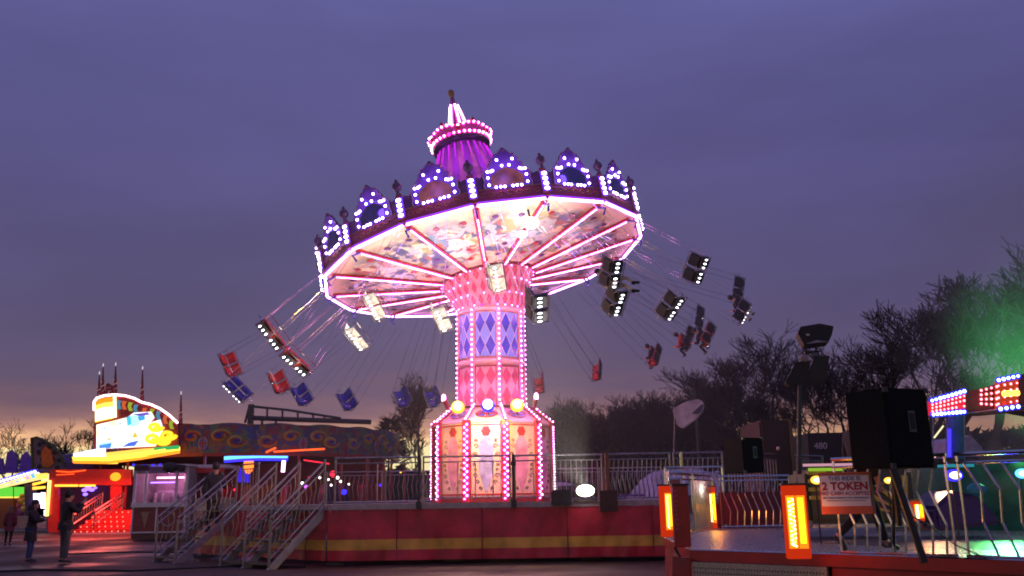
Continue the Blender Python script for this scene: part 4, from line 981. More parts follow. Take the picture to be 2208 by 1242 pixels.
for k in range(nb):
    a0, a1 = 2*PI*k/nb, 2*PI*(k+1)/nb; am = (a0+a1)/2
    if cos(am) < -.35: continue
    A, B = wp(a0, WR, 3.85), wp(a1, WR, 3.85); ux = (B-A).normalized(); wd = (B-A).length; mid = (A+B)/2; uz = V((0, 0, 1)); n = ux.cross(uz)
    h = [(-wd/2, 0), (wd/2, 0)]+[(wd/2-wd*j/8, 1.38+.14*abs(sin(PI*j/8))) for j in range(9)]
    bd = MB().panel(mid, ux, uz, h, .06).build('rounding_board', WPAINT, wz)
    if k % 2 == 0: sw = ((-.55, .85, .34, 1), (.55, .6, .34, -1))
    else: sw = ((-.45, .6, .34, -1), (.5, .85, .30, 1))
    for (cols, rr_, nm) in ((YELLOWP, 1.0, 'ochre_scroll'), (mat('crimson_scroll', (.25, .03, .04), .4), .74, 'crimson_scroll'), (BLUEP, .5, 'blue_scroll')):
        g = MB()
        for (x, z, r, s) in sw:
            pts = []
            for q in range(22): a = q*.36*s; rad = r*rr_*(1-q/30)*1.0; pts.append(mid+ux*(x+rad*1.55*cos(a)+s*.15*rr_)+uz*(z+rad*.95*sin(a))+n*.075)
            g.tube(pts, [.04+.06*sin(PI*q/21) for q in range(22)], 4)
        g.build(nm, mat('dull_'+nm, {'ochre_scroll': (.55, .36, .05), 'crimson_scroll': (.5, .08, .04), 'blue_scroll': (.05, .09, .5)}[nm], .45), bd)
    if k % 2 == 0:
        o = A+uz*.48+n*.08; sh = MB().panel(o, ux, uz, [(.24*sin(q*PI/6), .34*cos(q*PI/6)) for q in range(12)], .03, .02).build('shield', mat('shield_white', (.4, .38, .42), .4), bd)
        g = MB(); f = .06
        for (a, b_, c, d) in ((-.045, -.3, .045, .3), (-.2, -.05, .2, .05)): g.panel(o, ux, uz, [(a, b_), (c, b_), (c, d), (a, d)], .01, f)
        g.build('shield_cross', RED, sh)
        for sx in (-1, 1):
            for sz in (-1, 1): MB().panel(o, ux, uz, [(sx*.07, sz*.08), (sx*.17, sz*.09), (sx*.09, sz*.24)], .008, f-.008).build('shield_blue_field', DPBLUE, sh)
    else:   # pale swan-neck carvings
        g = MB(); x = wd*.1
        g.tube([A+ux*x+uz*(.15+j*.11)+ux*.12*sin(j*.55)+n*.1 for j in range(10)], [.02+.05*sin(PI*j/9) for j in range(10)], 6)
        g.build('carved_plume', mat('plume_paint', (.3, .26, .26), .5), bd)
    MB().panel(mid, ux, uz, [(-wd/2, -.16), (wd/2, -.16), (wd/2, .0), (-wd/2, .0)], .04, .01).build('valance', RED, bd)
    if k % 2 == 0: MB().tube([wp(a0, WR-.4, .9), wp(a0, WR-.4, 3.9)], .07, 8).build('roof_post', RED, wz)
def neon(p0, p1, r, m, name='neon_tube', par=None): return MB().tube([p0, p1], r, 6).build(name, m, par or wz)
neon(P(405, 971, 46.2), P(498, 977, 45.9), .05, G_ORG); neon(P(590, 974, 45.5), P(700, 968, 45.6), .05, G_ORG)
neon(P(500, 980, 47.5), P(520, 982, 47.5), .06, G_REDL); neon(P(572, 976, 46), P(594, 966, 45), .05, G_ORG)
neon(P(655, 992, 50), P(710, 1000, 50), .03, G_REDL)
bt = MB().tube([P(x, y, 47) for x, y in ((484, 988), (520, 985), (560, 983.5), (620, 984))], .09, 8).build('blue_tube', G_BLUE, wz)
MB().tube([P(x, y+6, 47.1) for x, y in ((484, 988), (520, 985), (560, 983.5), (620, 984))], .10, 6).build('blue_tube_casing', G_DBLUE, bt)
neon(P(612, 993, 47), P(610, 1018, 47), .10, glow('pink_white_tube', (1, .6, .95), 4)); neon(P(528, 1010, 48), P(525, 1040, 48), .3, glow('blue_panel', (.05, .02, .9), .9), 'blue_light_panel')
MB().ball(P(536, 1003, 47.4), (.28, .28, .45), 10, 8).build('orange_lantern', glow('orange_lantern_glow', (1, .2, .03), 2.5), wz)
for (px, m_) in ((395, G_REDL), (684, G_REDL)): pass
# waltzer style tub cars inside
for i, (px, dd) in enumerate(((500, 48), (560, 47.3), (640, 47.5), (720, 49), (800, 50))):
    c = P(px, 1060, dd); c.z = .9; g = MB().lathe([(.75, 0), (.95, .35), (.85, .85), (.7, 1.35)], 16, c, a0=R_(20), a1=R_(250)); g.lathe([(0, .38), (.88, .38)], 12, c); g.build('tub_car', (RED, mat('orange_car', (.4, .12, .02), .3), RED, PURPLE, RED)[i], wz)
for (px, py, c, r) in ((700, 1028, G_WHITE, .05), (708, 1034, G_WHITE, .05), (718, 1022, G_REDL, .16), (728, 1030, G_WHITE, .07), (734, 1038, G_WHITE, .06), (742, 1061, G_DBLUE, .13), (752, 1044, G_WHITE, .05), (714, 1046, G_WHITE, .05), (652, 1042, G_WHITE, .07), (660, 1050, glow('violet_lamp', (.5, .1, 1), 3), .09), (667, 1030, G_REDL, .07), (690, 1030, G_WHITE, .06), (506, 1056, G_REDL, .06), (820, 1046, G_DBLUE, .06), (864, 1018, G_YEL, .05)):
    MB().ball(P(px, py, 43.5), r, 8, 6).build('lamp', c, wz)
for i, (px, h) in enumerate(((735, 2.6), (790, 2.9), (827, 2.8), (872, 2.6))):
    p = P(px, 1060, 44.5); MB().tube([V((p.x, p.y, .3)), V((p.x, p.y, h+.6))], .06, 6).build('roof_post', RED, wz)
c = (P(560, 1000, 49)); ld = bpy.data.lights.new('red_neon_light', 'POINT'); ld.energy = 160; ld.color = (1, .06, .05); ld.shadow_soft_size = .3
lo = bpy.data.objects.new('red_neon_light', ld); COL.objects.link(lo); lo.location = c
ld = bpy.data.lights.new('blue_tube_light', 'POINT'); ld.energy = 60; ld.color = (.1, .25, 1); ld.shadow_soft_size = .3
lo = bpy.data.objects.new('blue_tube_light', ld); COL.objects.link(lo); lo.location = P(555, 992, 46.6)

# steel ladder truss above it
tr = thing('steel_truss', 'long dark steel ladder truss sloping over the painted round ride', 'truss', P(540, 912, 43.5)*1)
T = lambda px, py, d=43.5: P(px, py, d)
MB().tube([T(537, 901), T(645, 905), T(800, 910)], .12, 4).build('lower_chord', DKSTEEL, tr)
MB().tube([T(541, 876), T(620, 884), T(735, 902)], .06, 4).build('upper_chord', DKSTEEL, tr)
MB().box(T(541, 893), (.26, .2, .95)).build('end_post', DKSTEEL, tr); MB().tube([T(537, 878), T(528, 912)], .06, 4).build('brace', DKSTEEL, tr)
for px, y0, y1 in ((576, 880, 902), (609, 884, 904), (642, 888, 905), (675, 893, 906), (700, 897, 907)): MB().tube([T(px, y0), T(px, y1)], .05, 4).build('rung', DKSTEEL, tr)
for px in (565, 595): MB().tube([T(px, 903), T(px, 918)], .06, 4).build('prop', DKSTEEL, tr)

# ---- lit entrance sign of that ride
sg = thing('lit_ride_sign', 'glaring curved entrance sign with chevron border, white lamps and yellow neon canopy edge', 'sign', P(290, 975, 44.5))
Y0 = 44.3
def outline(pts, Y, th, name, m, par, dy=0):
    q = [P(x, y, Y) for x, y in pts]; return MB().prism(q, (0, 1, 0), th).build(name, m, par)
top = [(203, 866), (209, 858), (225, 853), (247, 851), (270, 853), (290, 859), (305, 867), (325, 872), (345, 881), (365, 895), (383, 912)]
outline([(203, 968), (203, 866)]+top[1:]+[(385, 966)], Y0, .2, 'sign_board', mat('sign_red', (.35, .03, .03), .4), sg)
MB().tube([P(x, y, Y0-.06) for x, y in [(203, 885)]+top], .055, 6).build('edge_tube', glow('pink_white_edge', (1, .7, .75), 5), sg)
MB().tube([P(247, 852, Y0-.1), P(248, 900, Y0-.1)], .07, 6).build('divider_tube', glow('cream_tube', (1, .8, .5), 3), sg)
outline([(205, 912), (205, 868), (212, 860), (228, 857), (244, 856), (244, 903)], Y0-.05, .04, 'lit_panel', glow('orange_panel_glow', (1, .36, .02), 1.1), sg)  # sign panels lit by lamps; their brightness is put in as emission
outline([(205, 910), (205, 874), (225, 868), (244, 866), (244, 902)], Y0-.07, .04, 'lit_panel_band', glow('yellow_panel_glow', (1, .7, .1), 1.6), sg)
outline([(205, 908), (205, 884), (225, 878), (244, 877), (244, 900)], Y0-.1, .04, 'lit_panel_core', glow('cream_panel_glow', (1, .85, .5), 3), sg)
cols = [LTBLUE, ORANGEP, YELLOWP]
ch = [(257, 872), (268, 873), (281, 876), (293, 881), (312, 888), (328, 890), (342, 895), (357, 904), (370, 915)]
cg = [glow('chevron_blue', (.12, .35, .55), .7), glow('chevron_red', (.8, .15, .05), .8), glow('chevron_lime', (.5, .6, .05), .7)]
for i, (x, y) in enumerate(ch):
    s = 1.0; outline([(x-4, y-9), (x+5, y-8), (x+1, y), (x+5, y+10), (x-3, y+10), (x-6, y)], Y0-.05, .04, 'chevron', cg[i % 3], sg)
WG = mat('white_glare', (.8, .8, .8), .5); t_ = WG.node_tree; b_ = t_.nodes['Principled BSDF']; n_ = t_.nodes.new('ShaderNodeTexNoise'); n_.inputs['Scale'].default_value = .9; n_.inputs['Detail'].default_value = 3
c_ = t_.nodes.new('ShaderNodeTexCoord'); t_.links.new(c_.outputs['Object'], n_.inputs['Vector']); r_ = t_.nodes.new('ShaderNodeValToRGB'); t_.links.new(n_.outputs['Fac'], r_.inputs[0])
e_ = r_.color_ramp.elements; e_[0].position = .36; e_[0].color = (.22, .55, .9, 1); e_[1].position = .5; e_[1].color = (1, 1, .95, 1); x_ = e_.new(.66); x_.color = (1, .75, .3, 1)
t_.links.new(r_.outputs[0], b_.inputs['Emission Color']); b_.inputs['Emission Strength'].default_value = 2.0
# big washed-out lettering shapes, sun and flame swirls (unreadable in the glare)
outline([(208, 968), (208, 916), (250, 906), (275, 900), (288, 890), (325, 888), (332, 900), (322, 912), (345, 905), (352, 925), (340, 945), (335, 962)], Y0-.12, .05, 'white_lettering_board', WG, sg)
for (pts, c) in (([(214, 960), (240, 955), (238, 966), (214, 968)], (.1, .35, .95)), ([(278, 954), (300, 949), (290, 962), (262, 964)], (.1, .2, .9)), ([(272, 900), (281, 897), (283, 914), (275, 918)], (.1, .7, .9)), ([(297, 898), (312, 895), (312, 905), (300, 908)], (.08, .45, .9)), ([(284, 944), (291, 930), (297, 943)], (1, .65, .05)), ([(226, 946), (240, 944), (236, 950)], (1, .6, .1)), ([(285, 893), (318, 889), (324, 894), (300, 897)], (.2, .1, .6)), ([(222, 922), (230, 920), (224, 928)], (.5, .8, .9)), ([(255, 912), (265, 910), (258, 918)], (.5, .8, .9))):
    outline(pts, Y0-.17, .04, 'letter_fragment', glow('letter_%d%d%d' % tuple(int(c_*10) for c_ in c), c, 1.0), sg)
for (cx, cy, r) in ((335, 920, 14), (362, 938, 15), (350, 950, 13), (330, 945, 16)):
    MB().tube([P(cx+r*(1-q/22)*cos(q*.5)*1.2, cy+r*(1-q/22)*sin(q*.5)*.7, Y0-.2) for q in range(18)], .10, 6).build('flame_swirl', glow('yellow_flame', (1, .62, .03), 1.6), sg)
# canopy lip under the sign
for (y0, y1, m_, o_) in ((985, 992, glow('yellow_lip', (1, .7, .06), 2.2), .0), (993, 997, glow('orange_lip', (1, .28, .02), 1.8), .05)):
    MB().prism([P(155, y0, 43.6), P(225, y0, 43.2), P(300, y0-9, 43.2), P(385, y0-22, 43.5), P(385, y1-20, 43.5), P(300, y1-6, 43.2), P(225, y1+3, 43.2), P(158, y1+2, 43.6)], (0, 1, 0), .2).build('neon_lip', m_, sg)
outline([(158, 978), (208, 968), (225, 966), (225, 984), (158, 984)], 43.5, .15, 'white_lip_panel', glow('bluewhite_lip', (.75, .7, 1), 2.6), sg)
outline([(228, 976), (300, 968), (330, 966), (330, 973), (300, 978), (228, 984)], 43.4, .15, 'amber_lip_panel', glow('amber_lip', (1, .55, .08), 1.6), sg)
outline([(332, 965), (384, 960), (384, 968), (332, 973)], 43.4, .15, 'green_lip_panel', glow('green_lip', (.03, .45, .12), 1.1), sg)
# masts with spiral lights
for (px, y0, y1, lab) in ((213, 805, 862, 'shortest mast with a white tip at the left end of the lit sign'), (221, 788, 858, 'tall dark mast with a white tip, second from the left above the lit sign'), (248, 786, 852, 'tall red mast above the lit sign where its yellow panel ends'), (306, 794, 868, 'red mast wound with white light on the crest of the lit sign'), (389, 848, 914, 'red mast at the right end of the lit sign')):
    p0, p1 = P(px, y1, 44.6), P(px+1.5, y0, 44.6); t = thing('light_mast', lab, 'mast', p0, 'masts along the lit sign')
    MB().tube([p0, p0.lerp(p1, .55), p1], [.11, .06, .02], 6).build('mast', mat('mast_red', (.22, .03, .04), .4), t)
    MB().tube([p0.lerp(p1, .08+.42*q/24)+V((.07*cos(q*.7), .07*sin(q*.7), 0)) for q in range(25)], .022, 4).build('spiral_light', glow('pale_spiral', (.8, .35, .3), .5), t)
    MB().ball(p1, (.03, .03, .12), 6, 5).build('tip_lamp', glow('dim_tip', (.8, .75, .85), .9), t)
cr_ = thing('crown_ornament', 'tangled dark red crown ornament between the masts at the left of the lit sign', 'ornament', P(236, 850, 44.7))
g = MB()
for (a, b_) in (((228, 852), (232, 828)), ((232, 828), (250, 846)), ((238, 850), (252, 832)), ((226, 846), (244, 840)), ((230, 838), (246, 834))): g.tube([P(*a, 44.7), P((a[0]+b_[0])/2, (a[1]+b_[1])/2-3, 44.7), P(*b_, 44.7)], .07, 5)
g.build('carving', mat('mast_red', (.22, .03, .04), .4), cr_)

# ---- red entrance block with yellow neon, steps
eb = thing('red_entrance_booth', 'red entrance booth outlined in yellow neon at the left end of the covered ride', 'booth', P(190, 1145, 46.5)*1)
B_ = lambda x, y, d=46.5: P(x, y, d)
REDG = mat('lit_red_panel', (.55, .03, .03), .35)
outline([(103, 1148), (106, 1012), (283, 1012), (283, 1046), (125, 1046), (122, 1148)], 46.5, .25, 'red_front', REDG, eb)
outline([(122, 1148), (122, 1046), (283, 1046), (283, 1148)], 48.6, .1, 'dark_interior', mat('booth_inside', (.12, .03, .06), .6), eb)
outline([(238, 1110), (238, 1046), (262, 1046), (262, 1110)], 46.6, .2, 'red_pillar', REDG, eb)
MB().tube([B_(107, 1036, 46.4), B_(101, 1113, 46.4)], .085, 8).build('yellow_tube', glow('warm_yellow_tube', (1, .55, .12), 3), eb)
MB().tube([B_(119, 1047, 46.4), B_(168, 1047, 46.4)], .06, 6).build('yellow_tube', G_YEL, eb); MB().tube([B_(172, 1047, 46.4), B_(205, 1047, 46.4)], .06, 6).build('yellow_tube', G_YEL, eb)
for (x, y, r) in ((182, 1057, .1), (190, 1053, .12), (198, 1056, .1), (184, 1066, .09), (150, 1062, .05), (206, 1052, .06)): MB().ball(B_(x, y, 48), (r*1.6, r, r), 8, 5).build('violet_lamp', glow('violet_booth_lamp', (.25, .12, 1), 3), eb)
MB().ball(B_(249, 1028, 46.3), (.28, .1, .22), 10, 6).build('orange_lamp', glow('orange_booth_lamp', (1, .3, .02), 2), eb)
MB().box(B_(243, 998, 46.2), (.5, .1, .1)).build('amber_bar', G_YEL, eb)
MB().tube([B_(121, 1016, 46.4), B_(150, 1018, 46.4), B_(185, 1014, 46.4)], .03, 4).build('red_strip', G_ORG, eb); MB().tube([B_(121, 1024, 46.4), B_(160, 1022, 46.4)], .02, 4).build('red_strip', G_ORG, eb)
ld = bpy.data.lights.new('red_booth_light', 'AREA'); ld.energy = 420; ld.color = (1, .08, .06); ld.size = 2.5
lo = bpy.data.objects.new('red_booth_light', ld); COL.objects.link(lo); lo.location = P(225, 1006, 44.0); lo.rotation_euler = (R_(-10), 0, 0)
st = thing('lit_red_steps', 'broad red entrance steps with rows of lit bulbs on each riser', 'steps', P(220, 1148, 45))
for k in range(5):
    z0 = .22*k; y_ = 44.3+.42*k; xa = P(157+12*k, 1148, y_).x; xb = P(283, 1148, y_).x
    s_ = MB().box(((xa+xb)/2, y_+.6, z0+.11), (xb-xa, 1.2, .22)).build('step', REDG, st)
    g = MB(); n = int((xb-xa)/.3)
    for j in range(n): g.ball((xa+.1+j*.3, y_-.01, z0+.12), .035, 5, 4)
    g.build('riser_bulbs', glow('rosy_bulb', (1, .32, .2), 1.5), s_)
MB().box((P(222, 1148, 44.2).x, 44.22, .03), (P(283, 1148, 44.2).x-P(152, 1148, 44.2).x, .08, .06)).build('pale_nosing', WHITE, st)
for i, (xo, lab) in enumerate(((160, 'left'), (205, 'right'))):
    g = MB(); a, b_ = P(xo, 1100, 44.4), P(xo+62, 1065, 46); a.z, b_.z = 1.1, 2.0
    for dz in (0, -.18, -.62): g.tube([a+V((0, 0, dz)), b_+V((0, 0, dz))], .035, 5)
    for k in range(12): c = a.lerp(b_, k/11); g.tube([c, c-V((0, 0, .62))], .02, 4)
    for c in (a, b_): g.tube([c, c-V((0, 0, 1.0))], .04, 5)
    g.build('hand_rail', mat('red_chrome', (.55, .3, .3), .25, .9), st)

# ---- ice cream kiosk
kx0, kx1, KY = P(283, 1150, 36).x, P(396, 1150, 36).x, 36.0
kz = lambda y: P(340, y, KY).z
ki = thing('ice_cream_kiosk', 'white framed ice cream kiosk with pink lit windows and dark red panels', 'kiosk', ((kx0+kx1)/2, KY, 0)); W_ = kx1-kx0; mx_ = (kx0+kx1)/2
zr, zs, zb_, zp = kz(1006), kz(1084), kz(1148), .28
MB().box((mx_, KY+1.1, .16), (W_, 2.2, .26)).build('plinth', mat('kiosk_plinth', (.08, .03, .03), .4), ki)
MB().box((mx_, KY+1.1, zr+.04), (W_+.25, 2.5, .08)).build('roof', WHITE, ki)
MB().box((mx_, KY-.0, zr-.14), (W_+.1, .06, .26)).build('fascia', mat('kiosk_fascia', (.45, .3, .3), .4), ki)
MB().box((mx_, KY+.0, zs-.08), (W_+.08, .3, .18)).build('counter', WHITE, ki)
cpn = [MB().box((kx0+W_*f, KY+.02, (zp+zs-.17)/2), (W_*g_, .04, zs-.17-zp)).build('lower_panel', mat('kiosk_red', (.22, .03, .035), .4), ki) for f, g_ in ((.24, .44), (.72, .48))]
MB().prism([(kx0+W_*.24-.18, KY-.015, zs-.35), (kx0+W_*.24+.18, KY-.015, zs-.35), (kx0+W_*.24+.02, KY-.015, zp+.18)], (0, -1, 0), .012).build('painted_cornet', mat('cornet_paint', (.35, .22, .12), .5), cpn[0])
MB().tube([V((kx0+W_*.68+.27*cos(q*.4), KY-.02, (zs+zp)/2-.05+.27*sin(q*.4))) for q in range(16)], .018, 4).build('painted_ring', mat('ring_paint', (.4, .42, .4), .5), cpn[1])
for f in (0, .33*.5+.05, .80, 1): MB().box((kx0+W_*f, KY-.01, (zs+zr)/2), (.09, .09, zr-zs)).build('window_post', WHITE, ki)
for f in (0, .46, 1): MB().box((kx0+W_*f, KY-.012, (zp+zs)/2-.08), (.06, .07, zs-zp-.1)).build('panel_trim', WHITE, ki)
MB().box((mx_, KY-.012, zp+.02), (W_, .07, .05)).build('bottom_trim', WHITE, ki)
MB().box((mx_, KY+2.1, (zs+zr)/2), (W_, .05, zr-zs)).build('back_wall', mat('kiosk_inside', (.6, .4, .5), .5), ki)
for x in (kx0, kx1): MB().box((x, KY+1.1, (zr+.3)/2), (.05, 2.1, zr-.3)).build('side_wall', mat('kiosk_side', (.35, .3, .28), .5), ki)
MB().box((mx_+.1, KY+1.5, zs+.25), (W_*.7, .6, .5)).build('glass_cabinet', mat('cabinet', (.5, .35, .5), .2), ki)
for k in range(5): MB().tube([V((kx0+.4+.28*k, KY+1.1, zs+.02)), V((kx0+.4+.28*k, KY+1.1, zs+.4))], .07, 8).build('topping_jar', mat('jar_glass', (.6, .5, .6), .1), ki)
MB().tube([V((mx_-.5, KY+.8, zr-.42)), V((mx_+.6, KY+.8, zr-.42))], .035, 6).build('strip_lamp', glow('pink_strip', (1, .35, .6), 6), ki)
MB().tube([V((mx_-.9, KY+1.2, zr-.6)), V((mx_+.2, KY+1.2, zr-.6))], .03, 6).build('violet_strip', glow('violet_strip', (.35, .15, 1), 4), ki)
ld = bpy.data.lights.new('kiosk_light', 'POINT'); ld.energy = 22; ld.color = (1, .4, .75); ld.shadow_soft_size = .1
lo = bpy.data.objects.new('kiosk_light', ld); COL.objects.link(lo); lo.location = (mx_, KY+.9, zr-.4)
for k in range(4): MB().ball(P((288, 330, 345, 310)[k], (1002, 1003, 1002, 1004)[k], 35.6), .045, 6, 5).build('roof_lamp', G_DBLUE, ki)
g = MB().box(P(375, 1008, 35.4), (.75, .4, .26), Matrix.Rotation(.1, 3, 'Y')); g.ball(P(366, 1008, 35.2), (.3, .2, .2), 8, 6); solo(g, 'speaker_horn', BLACK, 'black loudspeaker on the roof edge of the ice cream kiosk', 'speaker', P(375, 1012, 35.4))
g = MB().box(P(306, 1009, 35.4), (.5, .3, .22)); solo(g, 'awning_box', mat('brown_box', (.06, .02, .02), .5), 'small dark box on the left of the kiosk roof edge', 'box', P(306, 1012, 35.4), bevel=.02)
# side booth with curtain to the right of the kiosk
cb = thing('curtained_booth', 'pale roofed booth with dark red curtain right of the ice cream kiosk', 'booth', P(425, 1100, 37.5))
x0, x1 = P(398, 1050, 37).x, P(478, 1050, 37).x; z1 = P(430, 1006, 37).z
MB().box(((x0+x1)/2, 37.9, z1), (x1-x0+.3, 2, .14)).build('roof', WHITE, cb); MB().box(((x0+x1)/2, 36.9, z1-.16), (x1-x0+.2, .06, .2)).build('fascia', REDG, cb)
g = MB(); vs = []; 
for i in range(41): x = x0+(x1-x0)*i/40; vs += [V((x, 37.1+.06*sin(i*1.3), .4)), V((x, 37.1+.04*sin(i*1.3), z1-.1))]
g.add(vs, [(2*i, 2*i+2, 2*i+3, 2*i+1) for i in range(40)]); g.build('curtain', mat('curtain_cloth', (.1, .015, .03), .7), cb, smooth=True)
for x in (x0, x1): MB().box((x, 37, z1/2), (.08, .08, z1)).build('post', WHITE, cb)
MB().box(((x0+x1)/2+.6, 36.7, 1.0), (1.6, .1, 1.2)).build('counter_front', mat('booth_sign', (.3, .28, .2), .5), cb)

# ---- far left stalls
fs = thing('game_stall', 'game stall with striped lit awning, blue bulbs and green back panels, far left', 'stall', P(50, 1140, 50))
q0 = P(-20, 1046, 50); q1 = P(76, 1014, 50); 
awn = MB().prism([P(-30, 1052, 50), P(76, 1020, 50), P(98, 1030, 49), P(-30, 1058, 48.6)], (0, 0, -1), .05).build('awning', glow('stripe_awning', (1, .7, .25), 1.4), fs)
for k in range(9):
    x = -18+k*12; a = [P(x, 1053-(x+30)*.30, 50), P(x+6, 1051-(x+30)*.30, 50), P(x+12, 1055-(x+30)*.26, 48.9), P(x+5, 1057-(x+30)*.26, 48.9)]
    MB().prism([p+V((0, -.03, .02)) for p in a], (0, -1, 0), .02).build('awning_stripe', (glow('stripe_pink', (1, .3, .6), 1.5), glow('stripe_blue', (.1, .45, 1), 1.5), glow('stripe_white', (1, .95, .9), 2))[k % 3], awn)
g = MB(); c_ = MB()
for k in range(13): p = P(-14+k*7.4, 1042-k*2.1, 49.7); g.ball(p, (.085, .06, .07), 8, 5); c_.ball(p+V((0, .06, .03)), (.13, .05, .12), 8, 5)
g.build('blue_bulbs', glow('icy_bulb', (.6, .65, 1), 6), fs); c_.build('bulb_cups', G_DBLUE, fs)
outline([(-20, 1048), (74, 1019), (76, 1010), (-20, 1040)], 50.1, .1, 'blue_fascia', glow('deep_blue_fascia', (.02, .015, .5), .8), fs)
for (x0, x1) in ((-15, 26), (30, 50)): 
    pn = outline([(x0, 1072), (x1, 1072), (x1, 1050), (x0, 1050)], 51, .1, 'green_panel', glow('green_back_panel', (.15, .75, .06), 1.0), fs)
    outline([(x0, 1077), (x1, 1077), (x1, 1071), (x0, 1071)], 50.9, .1, 'yellow_panel_edge', glow('yellow_edge', (1, .7, .1), 1.5), pn)
outline([(-20, 1140), (30, 1140), (28, 1074), (-20, 1074)], 49.5, .4, 'brown_counter', mat('stall_brown', (.25, .08, .04), .5), fs)
for (x0, x1, y0, y1) in ((72, 84, 1064, 1090), (88, 96, 1062, 1096), (95, 99, 1100, 1112)): outline([(x0, y1), (x1, y1), (x1, y0), (x0, y0)], 49, .1, 'white_light_panel', glow('violet_white_panel', (.85, .7, 1), 4), fs)
outline([(70, 1042), (97, 1036), (97, 1040), (70, 1047)], 48.9, .1, 'gold_strip', G_YEL, fs); outline([(70, 1050), (96, 1048), (96, 1053), (70, 1056)], 48.9, .1, 'gold_strip', G_YEL, fs)
outline([(78, 1022), (99, 1020), (99, 1032), (80, 1032)], 48.8, .2, 'yellow_lamp_end', glow('yellow_end', (1, .6, .1), 1.6), fs)
outline([(55, 1110), (52, 1046), (71, 1042), (71, 1110)], 49.2, .4, 'dark_pillar', mat('stall_pillar', (.06, .04, .12), .4), fs)
outline([(30, 1140), (100, 1140), (100, 1116), (30, 1112)], 49.6, .5, 'pale_step', mat('pale_step_paint', (.35, .27, .28), .5), fs)
for (x, y, r, c) in ((38, 1092, .22, (.6, .15, .35)), (46, 1082, .2, (.5, .3, .1)), (42, 1106, .26, (.25, .1, .4)), (50, 1098, .18, (.7, .5, .2))): solo(MB().ball(P(x, y, 50), (r, r, r*1.2), 8, 6).ball(P(x, y, 50)+V((0, 0, r*1.5)), r*.7, 8, 6), 'plush_prize', mat('plush_%d' % x, c, .9), {38: 'pink plush prize on the game stall counter', 46: 'orange plush prize hanging highest on the game stall', 42: 'violet plush prize lowest on the game stall counter', 50: 'yellow plush prize at the right of the game stall counter'}[x], 'plush toy', P(x, y, 50))
fa = thing('chequered_fan_sign', 'fan shaped sign with black and white chequers and an orange flash above the red booth', 'sign', P(105, 1008, 47.5))
outline([(70, 1012), (68, 944), (78, 943), (92, 948), (110, 958), (124, 972), (134, 990), (140, 1012)], 47.5, .15, 'board', mat('fan_grey', (.2, .17, .22), .5), fa)
MB().tube([P(x, y, 47.45) for x, y in ((70, 1012), (68, 944), (78, 943), (92, 948), (110, 958), (124, 972), (134, 990), (140, 1012))], .07, 5).build('rim', mat('fan_green', (.06, .12, .04), .5), fa)
g = MB()
for (x, y) in ((84, 958), (94, 952), (82, 975), (90, 990), (106, 962), (118, 975), (126, 992), (112, 990), (84, 1006), (122, 1008), (98, 968)): g.prism([P(x-5, y-1, 47.4), P(x+3, y-6, 47.4), P(x+6, y+3, 47.4), P(x-1, y+6, 47.4)], (0, 1, 0), .03)
g.build('black_chequers', BLACK, fa)
outline([(90, 1006), (88, 975), (98, 962), (110, 972), (116, 1000), (104, 1008)], 47.38, .03, 'orange_flash', ORANGEP, fa)
for i, (pts, lab) in enumerate((([(8, 1020), (15, 975), (24, 970), (34, 985), (36, 1020)], 'pointed purple scenery panel at the far left, the taller one'), ([(38, 1018), (46, 982), (56, 974), (66, 990), (68, 1016)], 'pointed purple scenery panel against the chequered fan sign'), ([(-20, 1025), (-10, 990), (4, 988), (9, 1022)], 'low purple scenery panel at the left picture edge'))):
    q = [P(x, y, 51) for x, y in pts]; solo(MB().prism(q, (0, 1, 0), .2), 'scenery_panel', VIOLET, lab, 'scenery', q[0])
g = MB().lathe([(2.4, 0), (2.2, .5), (1.5, .95), (.0, 1.15)], 24, P(175, 985, 52)-V((0, 0, .9))); solo(g, 'domed_stall_roof', mat('dome_roof', (.12, .05, .14), .5), 'low domed stall roof rising behind the red booth', 'roof', P(175, 1000, 52))
